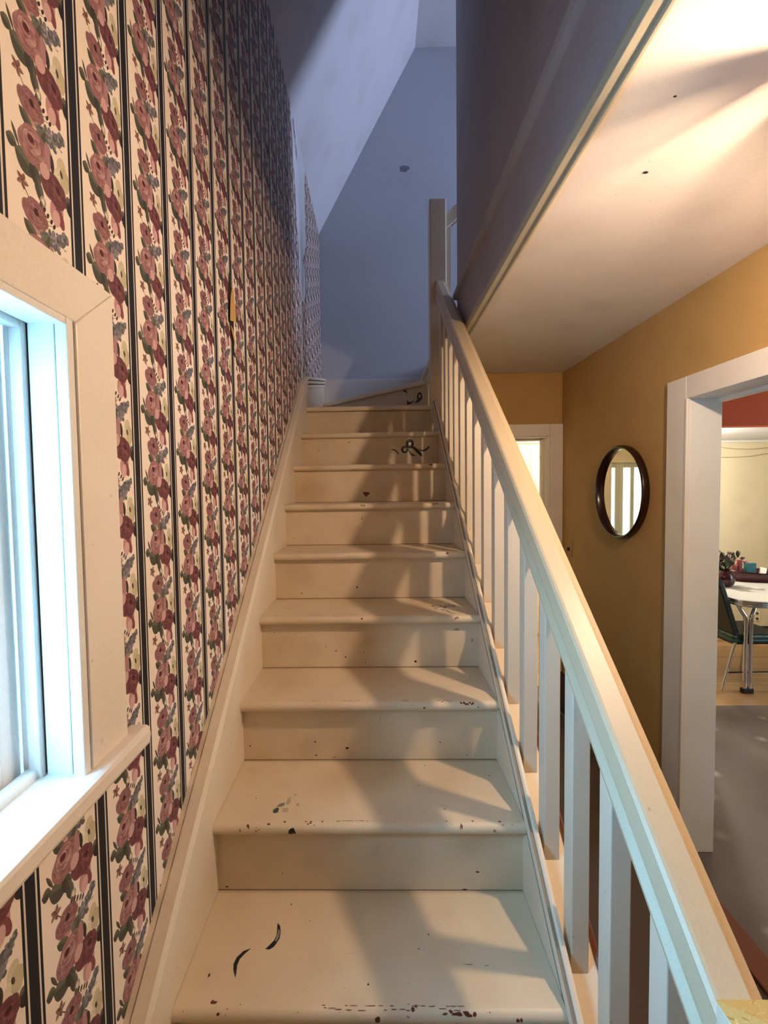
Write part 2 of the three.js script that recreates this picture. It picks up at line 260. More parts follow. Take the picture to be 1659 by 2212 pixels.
const RISERS = {
  2: { dots: [[0.171, 0.047, 3, 3], [0.682, 0.051, 10, 4], [0.648, 0.003, 12, 4], [0.022, 0.01, 7, 4]] },
  3: { dots: [[0.227, 0.06, 8, 4], [0.23, 0.016, 6, 4], [0.328, 0.039, 11, 7], [0.02, 0.047, 4, 5], [0.622, 0.057, 4, 4], [0.707, 0.016, 6, 2], [0.434, 0.134, 2, 18, '#a08662'], [0.287, 0.01, 10, 3, '#8a7256']] },
  4: { dots: [[0.569, 0.022, 8, 9], [0.31, 0.04, 6, 4], [0.385, 0.019, 4, 4], [0.239, 0.079, 3, 3], [0.047, 0.134, 4, 3], [0.044, 0.088, 2, 2], [0.276, 0.063, 9, 6, 'rgba(120,95,60,.5)'], [0.377, 0.058, 4, 3], [0.72, 0.139, 20, 12, 'rgba(95,90,60,.4)'], [0.777, 0.099, 8, 12, 'rgba(80,75,50,.5)']] },
  5: { dots: [[0.346, 0.048, 8, 8], [0.11, 0.024, 5, 5], [0.325, 0.147, 2, 4], [0.16, 0.064, 2, 2]] },
  6: { dots: [[0.363, 0.126, 5, 18, '#8a5a34'], [0.035, 0.034, 4, 4]] },
  7: { poly: [[CHIP, [[0.36, 0.05], [0.37, 0.053], [0.397, 0.05], [0.396, 0.04], [0.386, 0.036], [0.379, 0.024], [0.372, 0.036]]]], dots: [[0.07, 0.118, 12, 2, '#7a5a3a']] },
  8: { rings: [[0.633, 0.131, 0.023, 0.028, 0.009], [0.603, 0.098, 0.021, 0.021, 0.01]],
    poly: [[NAVY, [[0.637, 0.112], [0.659, 0.114], [0.681, 0.098], [0.705, 0.067], [0.705, 0.058], [0.694, 0.061], [0.67, 0.083], [0.651, 0.103]]], [NAVY, [[0.683, 0.103], [0.703, 0.093], [0.725, 0.1], [0.746, 0.119], [0.747, 0.11], [0.732, 0.093], [0.714, 0.085], [0.694, 0.089]]], ['#4e4a2e', [[0.622, 0.1], [0.63, 0.1], [0.642, 0.079], [0.668, 0.061], [0.646, 0.058], [0.633, 0.068]]], [NAVY, [[0.52, 0.097], [0.536, 0.103], [0.554, 0.094], [0.568, 0.076], [0.567, 0.067], [0.556, 0.083], [0.541, 0.094]]]],
    dots: [[0.278, 0.145, 10, 4], [0.099, 0.102, 10, 3, '#4a2716']] },
};
function boardCanvas(wm, hm, draw) {
  const w = Math.round(wm * PPM), h = Math.round(hm * PPM);
  return canvas(w, h, (g) => {
    g.fillStyle = '#dbcaad'; g.fillRect(0, 0, w, h);
    blotches(g, w, h, 26, '130,95,45', 40, 190, 0.09); blotches(g, w, h, 14, '90,90,70', 20, 90, 0.06);
    for (let i = 0; i < 70; i++) { g.fillStyle = `rgba(90,60,35,${rr(0.08, 0.4)})`; g.fillRect(rnd() * w, rnd() * h, rr(1, 3), rr(1, 3)); }
    for (let i = 0; i < 10; i++) { g.strokeStyle = `rgba(80,65,45,${rr(0.05, 0.18)})`; g.lineWidth = rr(1, 2); const x = rnd() * w, y = rnd() * h; g.beginPath(); g.moveTo(x, y); g.lineTo(x + rr(-40, 40), y + rr(-8, 8)); g.stroke(); }
    draw(g, w, h); grain(g, w, h, 8);
  });
}
const polygon = (g, pts, fill) => { g.beginPath(); pts.forEach(([a, b], i) => (i ? g.lineTo(a, b) : g.moveTo(a, b))); g.closePath(); g.fillStyle = fill; g.fill(); };
function chip(g, x, y, rx, ry, fill) { const pts = []; for (let i = 0; i < 10; i++) { const a = (i / 10) * 6.283, k = rr(0.65, 1.2); pts.push([x + Math.cos(a) * rx * k, y + Math.sin(a) * ry * k]); } polygon(g, pts, fill); }
function treadCanvas(k) {
  const m = TREADS[k] || {}, sy = (s) => (SB - s) * PPM, ty = (t) => (SB - NR + (t < 0 ? t * 0.02 : NR * Math.acos(1 - 2 * Math.min(1, t)))) * PPM, D = PPM / 1400;
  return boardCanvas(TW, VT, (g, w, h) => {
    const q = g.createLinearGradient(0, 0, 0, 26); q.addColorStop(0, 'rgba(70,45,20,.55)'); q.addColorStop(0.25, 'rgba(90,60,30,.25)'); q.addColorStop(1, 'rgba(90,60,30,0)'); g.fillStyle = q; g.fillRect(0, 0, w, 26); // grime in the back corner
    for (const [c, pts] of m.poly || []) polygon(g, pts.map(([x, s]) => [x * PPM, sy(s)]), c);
    if (m.ribbon) {
      g.lineWidth = 9; g.strokeStyle = 'rgba(28,26,24,.85)';
      g.beginPath(); g.ellipse(0.664 * PPM, sy(0.146), 26, 22, 0.1, 0, 7); g.stroke(); g.beginPath(); g.ellipse(0.714 * PPM, sy(0.146), 26, 15, 0, 0, 7); g.stroke();
      chip(g, 0.691 * PPM, sy(0.126), 12, 16, 'rgba(28,26,24,.85)'); g.lineWidth = 6; g.beginPath(); g.moveTo(0.691 * PPM, sy(0.085)); g.quadraticCurveTo(0.696 * PPM, sy(0.04), 0.718 * PPM, sy(0.032)); g.stroke();
      chip(g, 0.655 * PPM, sy(0.11), 14, 16, 'rgba(90,75,55,.4)'); chip(g, 0.68 * PPM, sy(0.09), 14, 20, 'rgba(90,75,55,.3)');
    }
    for (const [x, s, rx, ry, c] of m.dots || []) chip(g, x * PPM, sy(s), rx * 0.8, ry * 0.8, c || DARK);
    for (const [x0, x1, t, size, n, c] of m.nose || []) for (let i = 0; i < n; i++) chip(g, (n > 1 ? x0 + ((x1 - x0) * (i + rr(0, 0.9))) / n : x0) * PPM, ty(t + rr(-0.06, 0.06)), (n > 1 ? ((x1 - x0) / n) * PPM * rr(0.3, 0.8) : size), Math.max(1.2, size * rr(0.6, 1)), c || CHIP);
    for (let i = 0; i < 12; i++) chip(g, rnd() * w, ty(rr(-0.2, 0.3)), rr(1, 4), rr(1, 2), 'rgba(80,40,20,.55)');
  });
}
function riserCanvas(k) {
  const m = RISERS[k] || {}, H = RISE, yy = (y) => (H - y) * PPM;
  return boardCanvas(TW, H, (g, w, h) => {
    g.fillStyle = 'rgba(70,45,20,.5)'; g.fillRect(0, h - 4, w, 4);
    for (const [x, y, rx, ry, hole] of m.rings || []) { g.fillStyle = NAVY; g.beginPath(); g.ellipse(x * PPM, yy(y), rx * PPM, ry * PPM, 0, 0, 7); g.fill(); g.fillStyle = '#dbcaad'; g.beginPath(); g.ellipse(x * PPM + 2, yy(y), hole * PPM, hole * PPM * 1.2, 0.4, 0, 7); g.fill(); g.strokeStyle = '#8f8a6c'; g.lineWidth = 2; g.beginPath(); g.ellipse(x * PPM, yy(y), rx * PPM * 0.75, ry * PPM * 0.75, 0, 3.5, 6); g.stroke(); }
    for (const [c, pts] of m.poly || []) polygon(g, pts.map(([x, y]) => [x * PPM, yy(y)]), c);
    for (const [x, y, rx, ry, c] of m.dots || []) chip(g, x * PPM, yy(y), rx * 0.8, ry * 0.8, c || '#3a1a10');
  });
}
const board = (c) => { const t = new THREE.CanvasTexture(c); t.colorSpace = THREE.SRGBColorSpace; return new THREE.MeshStandardMaterial({ map: t, roughness: 0.42, bumpMap: brushBump, bumpScale: 0.0003 }); };
function treadGeometry(k) { // flat top, half-round nose, flat underside; u along the board, v round it from the back
  const y = treadY(k), d = noseD(k), prof = [[SB, 0, 0], [NR, 0, SB - NR]];
  for (let i = 1; i <= 10; i++) { const a = (i / 10) * Math.PI; prof.push([NR - NR * Math.sin(a), -NR + NR * Math.cos(a), SB - NR + NR * a]); }
  prof.push([OVER + 0.01, -2 * NR, SB - NR + ARC + 0.026]);
  const pos = [], uv = [], idx = [], N = prof.length;
  for (const side of [0, 1]) for (const [s, h, v] of prof) { const p = P(side ? XR : XL, y + h, d + s); pos.push(p.x, p.y, p.z); uv.push(side, 1 - v / VT); }
  for (let i = 0; i < N - 1; i++) idx.push(i, i + 1, N + i, i + 1, N + i + 1, N + i);
  const g = new THREE.BufferGeometry();
  g.setAttribute('position', new THREE.Float32BufferAttribute(pos, 3)); g.setAttribute('uv', new THREE.Float32BufferAttribute(uv, 2)); g.setIndex(idx); g.computeVertexNormals();
  const ends = [XL, XR].map((x, i) => { const s = slab(prof.map(([s_, h]) => [d + s_, y + h]).concat([[d + SB, y - 2 * NR]]), i ? x - 0.0005 : x, i ? x : x + 0.0005); s.attributes.uv.array.fill(0.01); return s; });
  const back = bx(XL, XR, y - 2 * NR, y - 0.0006, d + OVER, d + SB); back.attributes.uv.array.fill(0.3);
  return [g, ...ends, back];
}

// ---------------------------------------------------------------- setting: floors, walls, ceilings
const vinyl = (base, patches, name) => texture(canvas(1024, 1024, (g, w, h) => {
  g.fillStyle = base; g.fillRect(0, 0, w, h);
  for (const [rgb, n, r0, r1, a] of patches) blotches(g, w, h, n, rgb, r0, r1, a);
  grain(g, w, h, 12);
}), 0.45, 0.45);
const hallVinyl = std('#ffffff', 0.55, { map: vinyl('#57463d', [['30,18,12', 30, 60, 200, 0.3], ['140,130,120', 14, 30, 120, 0.25]]) });
const diningVinyl = std('#ffffff', 0.42, { map: vinyl('#80766e', [['60,45,35', 30, 60, 200, 0.5], ['228,228,224', 60, 10, 44, 0.9], ['110,90,80', 30, 30, 120, 0.4]]), bumpMap: plasterBump, bumpScale: 0.003 });
const kitchenVinyl = std('#ffffff', 0.3, { map: texture(canvas(512, 512, (g, w, h) => { g.fillStyle = '#b08a60'; g.fillRect(0, 0, w, h); for (let i = 0; i < 60; i++) { g.fillStyle = `rgba(${rnd() < 0.5 ? '90,60,30' : '215,190,150'},${rr(0.05, 0.25)})`; g.fillRect(0, rnd() * h, w, rr(2, 14)); } blotches(g, w, h, 20, '80,50,25', 20, 80, 0.3); grain(g, w, h, 14); }), 0.8, 0.8) });
const WT = 0.12, HALL_X = 1.368, CEIL = 0.834, BACK = 4.12, UPF = 1.112, UPC = 3.71, ENDD = 3.464;
struct('floor', bx(-0.575, HALL_X - 0.03, FLOOR - 0.12, FLOOR, -1.62, 5.42), hallVinyl);
struct('floor_dining', bx(HALL_X - 0.03, 5.32, FLOOR - 0.12, FLOOR, -1.62, 3.49), diningVinyl);
struct('floor_kitchen', bx(HALL_X - 0.03, 5.32, FLOOR - 0.12, FLOOR, 3.49, 5.42), kitchenVinyl);
struct('trim_1', bx(1.242, 1.338, FLOOR + 0.0005, FLOOR + 0.014, 1.1, 2.06, 0.005), M.redWood);                     // wooden threshold strip

// left wall: plaster with a window opening, papered in two sheets with a torn bare band between
const WIN = { d0: 0.08, d1: 0.688, y0: -0.437, y1: 0.258 }, XW = -0.455;
const wallLeft = struct('wall_left', slab([[-1.62, FLOOR], [BACK + 0.12, FLOOR], [BACK + 0.12, 2.22], [-1.62, 2.22]], XW - 0.118, XW, [[[WIN.d0, WIN.y0], [WIN.d1, WIN.y0], [WIN.d1, WIN.y1], [WIN.d0, WIN.y1]]]), M.plasterWhite);
const sheetUV = (g) => g;
const hole = [[WIN.d0 - 0.06, WIN.y0 - 0.01], [WIN.d1 + 0.06, WIN.y0 - 0.01], [WIN.d1 + 0.06, WIN.y1 + 0.05], [WIN.d0 - 0.06, WIN.y1 + 0.05]];
const shaded_tear = [[1.508, 0.7], [1.522, 0.69], [1.54, 0.645], [1.548, 0.6], [1.548, 0.55], [1.545, 0.5], [1.55, 0.44], [1.532, 0.445], [1.512, 0.49], [1.5, 0.53], [1.488, 0.55], [1.49, 0.62]];
const slit = (d, y0, y1, w) => [[d, y0], [d + w, (y0 + y1) / 2], [d, y1], [d - w * 0.4, (y0 + y1) / 2]];
const slits = [slit(2.16, 0.345, 0.47, 0.012), slit(2.162, 0.05, 0.13, 0.012), slit(2.131, 1.46, 1.54, 0.014), slit(2.15, 1.4, 1.43, 0.01), slit(1.85, 0.3, 0.36, 0.006)];
mesh('wallpaper', slab([[-1.5, -1.62], [0.1, -1.5], [2.95, 0.66], [3.0, 0.73], [3.018, 1.0], [3.026, 1.207], [2.97, 1.45], [2.895, 1.71], [2.83, 1.95], [2.806, 2.028], [2.77, 2.12], [2.765, 2.2], [-1.5, 2.2]], XW, XW + 0.0015, [hole, shaded_tear, ...slits]), M.wallpaper, wallLeft);
mesh('wallpaper', slab([[3.05, 0.72], [BACK, 0.96], [BACK, 2.2], [3.33, 2.2], [3.28, 2.157], [3.289, 1.95], [3.289, 1.7], [3.25, 1.62], [3.142, 1.518], [3.22, 1.5], [3.25, 1.42], [3.241, 1.339], [3.16, 1.25], [3.065, 1.223], [3.07, 0.95]], XW, XW + 0.0015, [slit(3.4, 0.98, 1.08, 0.02), slit(3.25, 1.14, 1.17, 0.02)]), M.wallpaper, wallLeft);
mesh('wallpaper', slab([[2.83, 2.17], [2.86, 2.2], [2.95, 2.09], [2.98, 2.02], [2.93, 2.05]], XW, XW + 0.0015), M.wallpaper, wallLeft);
mesh('shaded_tear', slab(shaded_tear.map(([d, y]) => [d, y]), XW, XW + 0.0006), M.gapShade, wallLeft);  // dark sheet painting the shadow between the curled paper edges
for (const s of slits) mesh('shaded_tear', slab(s, XW, XW + 0.0006), M.gapShade, wallLeft);  // the same painted shadow behind each slit
{ // two torn flaps of paper curling off the wall, brown backing outwards
  const backing = std('#c79f5e', 0.8, { side: THREE.DoubleSide });
  const flap = (pts, lift) => { const g = slab(pts, XW + 0.002, XW + 0.0028), p = g.attributes.position, ys = pts.map((q) => q[1]), y0 = Math.min(...ys), y1 = Math.max(...ys); for (let i = 0; i < p.count; i++) p.setX(i, p.getX(i) + lift * Math.max(0, (y1 - (p.getY(i) - E)) / (y1 - y0)) ** 1.5); g.computeVertexNormals(); return g; };
  mesh('paper_flap', flap([[1.537, 0.662], [1.552, 0.655], [1.555, 0.6], [1.55, 0.555], [1.48, 0.535], [1.497, 0.58], [1.515, 0.625]], 0.008), backing, wallLeft);
  mesh('paper_flap', flap([[1.512, 0.532], [1.535, 0.526], [1.545, 0.492], [1.54, 0.47], [1.524, 0.505]], 0.005), backing, wallLeft);
}
// sloped ceiling over the stairs, back wall, upper ceiling
const sl = 1.806, slopeY = (x) => 2.2 + sl * (x + 0.455);
struct('ceiling_slope', panel([[-0.62, slopeY(-0.62)], [0.385, slopeY(0.385)], [0.32, slopeY(0.385) + 0.1], [-0.62, slopeY(-0.62) + 0.3]], -1.62, BACK + 0.12), M.upstairs);
struct('ceiling_upper', bx(0.37, 3.72, UPC, UPC + 0.12, -1.62, BACK + 0.12), M.upstairs);
const backTex = texture(canvas(1024, 1024, (g, w, h) => { // water stain and scuffs on the plaster; 2 m square
  g.fillStyle = '#adb0b9'; g.fillRect(0, 0, w, h);
  blotches(g, w, h, 40, '110,105,110', 30, 160, 0.06);
  chip(g, 0.737 / 2 * w, (1 - 0.425 / 2) * h - 0, 22, 17, 'rgba(70,68,74,.6)'); grain(g, w, h, 8);
}), 0.5, 0.5);
backTex.offset.set(0.455 / 2, -(2.3 + E) / 2 + 0);
const wallBack = struct('wall_back', panel([[-0.62, FLOOR], [0.2, FLOOR], [0.2, 0.64], [0.5, 0.64], [0.5, UPF], [3.72, UPF], [3.72, UPC + 0.1], [0.39, UPC + 0.1], [0.39, slopeY(0.39)], [-0.62, slopeY(-0.62)]], BACK, BACK + 0.12), std('#ffffff', 0.8, { map: backTex, bumpMap: plasterBump, bumpScale: 0.004 }));
// upstairs landing: floor, wall along the well (its lower part is the edge of the floor), far walls with a window
const WELL = 0.484;
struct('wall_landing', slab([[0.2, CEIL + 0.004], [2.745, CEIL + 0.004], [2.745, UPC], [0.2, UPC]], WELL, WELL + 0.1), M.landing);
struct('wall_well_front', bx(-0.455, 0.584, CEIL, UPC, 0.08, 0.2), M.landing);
struct('floor_landing', bx(WELL + 0.1, 3.72, CEIL + 0.02, UPF, 0.2, BACK), M.redWood);
struct('wall_landing_near', bx(WELL + 0.1, 3.72, UPF, UPC, 0.08, 0.2), M.upstairs);
const wallUp = struct('wall_landing_right', slab([[0.08, UPF], [BACK + 0.12, UPF], [BACK + 0.12, UPC], [0.08, UPC]], 3.6, 3.72, [[[2.34, 1.66], [3.1, 1.66], [3.1, 2.98], [2.34, 2.98]]]), M.upstairs);
const trimUp = struct('trim_2', sweep([[WELL - 0.022, -0.03], [WELL - 0.026, -0.008], [WELL - 0.014, 0.006], [WELL - 0.008, 0.026], [WELL + 0.001, 0.032], [WELL + 0.001, -0.034]], 0.2, UPF, 2.745, UPF), M.landing);
struct('trim_3', [sweep([[WELL - 0.006, -0.012], [WELL - 0.01, 0.0], [WELL - 0.006, 0.02], [WELL + 0.001, 0.034], [WELL + 0.001, -0.012]], 0.2, CEIL, 2.76, CEIL), bx(WELL - 0.006, WELL + 0.03, CEIL - 0.014, CEIL - 0.001, 0.2, 2.76, 0.004), bx(WELL + 0.022, WELL + 0.034, CEIL - 0.02, CEIL - 0.001, 0.2, 2.76, 0.004)], paint('#b5ab93'));
// hall ceiling
const ceiling = struct('ceiling', [bx(WELL, HALL_X + 0.01, CEIL, CEIL + 0.02, 0.2, ENDD + 0.02), bx(-0.455, HALL_X + 0.01, CEIL, CEIL + 0.02, -1.62, 0.2)], M.ceiling);
for (const [x, d, r] of [[0.728, 1.296, 0.0045], [0.652, 1.054, 0.0025]]) { const g = new THREE.SphereGeometry(r, 8, 6); g.scale(1.5, 0.5, 1); g.translate(x, CEIL + E - r * 0.4, -d); mesh('dark_speck', g, M.black, ceiling); }  // small dark specks on the ceiling
// right wall with the doorway to the dining room, hall end wall with a doorway, closing walls
const DOOR = { d0: 1.1, d1: 2.082, top: 0.395 };
struct('wall_right', slab([[-1.62, FLOOR], [DOOR.d0, FLOOR], [DOOR.d0, DOOR.top], [DOOR.d1, DOOR.top], [DOOR.d1, FLOOR], [ENDD + WT, FLOOR], [ENDD + WT, CEIL], [-1.62, CEIL]], HALL_X, HALL_X + WT), M.ochre);
struct('baseboard_right', bx(HALL_X - 0.018, HALL_X, FLOOR, FLOOR + 0.285, 2.215, ENDD, 0.004), M.darkBase);
struct('wall_end', panel([[0.47, FLOOR], [0.52, FLOOR], [0.52, 0.385], [1.268, 0.385], [1.268, FLOOR], [HALL_X, FLOOR], [HALL_X, CEIL], [0.47, CEIL]], ENDD, ENDD + 0.12), M.ochre);
struct('wall_front', bx(-0.62, HALL_X + WT, FLOOR, CEIL + 0.3, -1.74, -1.62), M.ochre);
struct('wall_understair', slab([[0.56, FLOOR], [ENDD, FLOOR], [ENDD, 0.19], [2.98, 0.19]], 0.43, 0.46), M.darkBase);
// far room beyond the end doorway
struct('wall_far_back', panel([[1.0, FLOOR], [2.32, FLOOR], [2.32, CEIL], [1.0, CEIL]], 5.3, 5.42, [[[1.83, -0.85], [2.13, -0.85], [2.13, 0.35], [1.83, 0.35]]]), M.cream);
struct('wall_far_step', panel([[0.14, FLOOR], [1.1, FLOOR], [1.1, CEIL], [0.5, CEIL], [0.5, 0.6], [0.14, 0.6]], 4.36, 4.46, [[[0.205, -0.9], [0.56, -0.9], [0.56, 0.225], [0.205, 0.225]]]), M.cream);
struct('wall_far_side', bx(1.0, 1.1, FLOOR, CEIL, 4.461, 5.3), M.cream);
struct('wall_far_left', bx(0.1, 0.14, FLOOR, 0.42, ENDD + 0.12, 4.46), M.cream);
struct('wall_far_right', bx(2.2, 2.32, FLOOR, CEIL, ENDD + 0.12, 5.3), M.cream);
struct('wall_far_front', bx(HALL_X + 0.001, 2.2, FLOOR, CEIL, ENDD + 0.121, ENDD + 0.16), M.cream);
struct('ceiling_far', [bx(0.5, 2.32, CEIL, CEIL + 0.02, ENDD + 0.12, 4.36), bx(1.0, 2.32, CEIL, CEIL + 0.02, 4.36, 5.42)], M.ceiling);
struct('trim_4', bx(1.1, 2.2, 0.5, 0.535, 5.27, 5.3, 0.006), M.whiteTrim);
// dining room and kitchen
struct('wall_dining_right', slab([[-1.62, FLOOR], [5.42, FLOOR], [5.42, CEIL], [-1.62, CEIL]], 5.2, 5.32, [[[1.15, -0.9], [2.65, -0.9], [2.65, 0.42], [1.15, 0.42]]]), M.cream);
struct('wall_dining_front', bx(HALL_X + WT, 5.32, FLOOR, CEIL, -1.74, -1.62), M.cream);
struct('wall_dining_left', bx(HALL_X + WT, 2.32, FLOOR, CEIL, 3.5, 3.6), M.orange);
struct('wall_dining_header', bx(2.32, 5.2, 0.435, CEIL, 3.5, 3.6), M.orange);
struct('ceiling_dining', bx(HALL_X + WT, 5.32, CEIL, CEIL + 0.02, -1.62, 3.6), M.ceiling);
struct('wall_kitchen_left', bx(2.321, 2.36, FLOOR, CEIL, 3.6, 5.2), M.cream);
struct('wall_kitchen_back', bx(2.36, 5.2, FLOOR, CEIL, 5.2, 5.3), M.cream);
struct('ceiling_kitchen', bx(2.36, 5.2, 0.495, 0.52, 3.6, 5.2), M.kitchenCeiling);
struct('trim_5', bx(2.36, 5.2, 0.462, 0.495, 5.17, 5.2, 0.008), M.whiteTrim);
struct('baseboard_kitchen', bx(2.36, 5.2, FLOOR, FLOOR + 0.09, 5.185, 5.2, 0.004), M.darkBase);
struct('lawn', bx(-14, -1.2, FLOOR - 0.9, FLOOR - 0.5, -10, 14), std('#4c6b34', 0.95));

// ---------------------------------------------------------------- entry window: casing, jamb, stops, sash, pane, stool
const glass = new THREE.MeshPhysicalMaterial({ color: 0xffffff, transmission: 1, roughness: 0.02, thickness: 0, ior: 1.5 });
{
  const w = structGroup('window_1'), c0 = XW, c1 = XW + 0.02;
  // mitred casing, outlines in (D, Y)
  mesh('casing_head', slab([[-0.03, 0.332], [0.792, 0.332], [0.692, 0.252], [0.07, 0.252]], c0, c1, [], 0.003), M.trim, w);
  mesh('casing_side', slab([[0.691, 0.251], [0.7915, 0.331], [0.7915, -0.42], [0.691, -0.42]], c0, c1, [], 0.003), M.trim, w);
  mesh('casing_side', slab([[0.071, 0.251], [-0.0295, 0.331], [-0.0295, -0.42], [0.071, -0.42]], c0, c1, [], 0.003), M.trim, w);
  for (const [n, x0, x1, t] of [['stop', XW + 0.0005, XW + 0.0185, 0.004], ['jamb', XW - 0.042, XW - 0.003, 0.0], ['blind_stop', XW - 0.064, XW - 0.045, 0.008], ['parting_strip', XW - 0.075, XW - 0.066, 0.004]]) {
    const i = 0.012 + t;
    for (const part of [bx(x0, x1, WIN.y0, WIN.y1 - 0.0006, WIN.d1 - i, WIN.d1 - 0.0006, 0.002), bx(x0, x1, WIN.y0, WIN.y1 - 0.0006, WIN.d0 + 0.0006, WIN.d0 + i, 0.002), bx(x0 + 0.0006, x1 - 0.0006, WIN.y1 - i, WIN.y1 - 0.001, WIN.d0 + i, WIN.d1 - i, 0.002)]) mesh(n, part, M.whiteTrim, w);
  }
  for (const [a, b] of [[XW - 0.0025, XW], [XW - 0.0445, XW - 0.0425]]) mesh('joint_shade', bx(a, b, WIN.y0 + 0.02, WIN.y1 - 0.012, WIN.d1 - 0.0105, WIN.d1 - 0.0012), M.gapShade, w);  // dark strips painting the shade deep between the reveal pieces
  const sx0 = XW - 0.112, sx1 = XW - 0.078, o = 0.012;
  const sash = mesh('sash', [bx(sx0, sx1, WIN.y0 + 0.012, WIN.y1 - o, WIN.d1 - o - 0.042, WIN.d1 - o, 0.006), bx(sx0, sx1, WIN.y0 + 0.012, WIN.y1 - o, WIN.d0 + o, WIN.d0 + o + 0.042, 0.006), bx(sx0 + 0.001, sx1 - 0.001, WIN.y1 - o - 0.042, WIN.y1 - o - 0.001, WIN.d0 + o + 0.03, WIN.d1 - o - 0.03, 0.003), bx(sx0 + 0.001, sx1 - 0.001, WIN.y0 + 0.0125, WIN.y0 + 0.07, WIN.d0 + o + 0.03, WIN.d1 - o - 0.03, 0.003)], M.whiteTrim, w);
  mesh('pane', bx(sx0 + 0.014, sx0 + 0.016, WIN.y0 + 0.06, WIN.y1 - 0.05, WIN.d0 + 0.05, WIN.d1 - 0.05), glass, w);
  mesh('sill', slab([[WIN.d0 + 0.001, WIN.y0 + 0.001], [WIN.d1 - 0.001, WIN.y0 + 0.001], [WIN.d1 - 0.001, WIN.y0 + 0.012], [WIN.d0 + 0.001, WIN.y0 + 0.012]], XW - 0.15, XW - 0.071), M.whiteTrim, w);
  mesh('sill_strip', bx(XW - 0.07, XW - 0.05, WIN.y0 + 0.0, WIN.y0 + 0.03, WIN.d0 + 0.01, WIN.d1 - 0.012, 0.004), M.whiteTrim, w);
  mesh('stool', [bx(XW - 0.07, XW + 0.01, WIN.y0 + 0.001, WIN.y0 + 0.0175, WIN.d0 + 0.002, WIN.d1 - 0.002), slab([[-0.07, WIN.y0 - 0.016], [0.826, WIN.y0 - 0.016], [0.832, WIN.y0 + 0.0], [0.826, WIN.y0 + 0.018], [-0.07, WIN.y0 + 0.018]], XW, XW + 0.043, [], 0.008)], M.trim, w);
}
// ---------------------------------------------------------------- doorways: casings and jambs
{
  const w = structGroup('door_1'), x0 = HALL_X - 0.02, x1 = HALL_X;
  mesh('casing_side', slab([[2.07, FLOOR], [2.203, FLOOR], [2.203, 0.474], [2.07, 0.474]], x0, x1, [], 0.003), M.trim, w);
  mesh('casing_side', slab([[0.98, FLOOR], [1.11, FLOOR], [1.11, 0.474], [0.98, 0.474]], x0, x1, [], 0.003), M.trim, w);
  mesh('casing_head', slab([[1.111, 0.377], [2.069, 0.377], [2.069, 0.474], [1.111, 0.474]], x0, x1, [], 0.003), M.trim, w);
  mesh('bead', bx(x0 - 0.004, x0 + 0.012, FLOOR, 0.378, 2.058, 2.0705, 0.003), M.trim, w);
  mesh('jamb', bx(x0 + 0.012, HALL_X + WT + 0.01, FLOOR, 0.378, 2.06, 2.082, 0.004), M.whiteTrim, w);
  mesh('jamb', bx(x0 + 0.012, HALL_X + WT + 0.01, FLOOR, 0.378, 1.1, 1.122, 0.004), M.whiteTrim, w);
  mesh('jamb_head', bx(x0 + 0.012, HALL_X + WT + 0.01, 0.376, 0.395, 1.1, 2.082, 0.004), M.whiteTrim, w);
  mesh('casing_inner', slab([[1.122, 0.36], [2.06, 0.36], [2.06, 0.4], [1.122, 0.4]], HALL_X + WT - 0.01, HALL_X + WT + 0.02, [], 0.003), M.trim, w);
}
{
  const w = structGroup('door_2'), d0 = ENDD - 0.02, d1 = ENDD;
  mesh('casing_side', panel([[1.275, FLOOR], [1.3675, FLOOR], [1.3675, 0.464], [1.275, 0.464]], d0, d1, [], 0.003), M.trim, w);
  mesh('casing_side', panel([[0.47, FLOOR], [0.513, FLOOR], [0.513, 0.464], [0.47, 0.464]], d0, d1, [], 0.003), M.trim, w);
  mesh('casing_head', panel([[0.5135, 0.376], [1.2745, 0.376], [1.2745, 0.464], [0.5135, 0.464]], d0, d1, [], 0.003), M.trim, w);
  mesh('jamb', bx(1.253, 1.276, FLOOR, 0.376, d0 + 0.008, ENDD + 0.13, 0.003), M.trim, w);
  mesh('jamb', bx(0.512, 0.53, FLOOR, 0.376, d0 + 0.008, ENDD + 0.13, 0.003), M.trim, w);
  mesh('jamb_head', bx(0.53, 1.253, 0.366, 0.386, d0 + 0.008, ENDD + 0.13, 0.003), M.trim, w);
  mesh('stop', bx(1.235, 1.254, FLOOR, 0.366, ENDD + 0.05, ENDD + 0.09, 0.003), M.trim, w);
  mesh('stop', bx(0.53, 1.235, 0.35, 0.366, ENDD + 0.05, ENDD + 0.09, 0.003), M.trim, w);
}
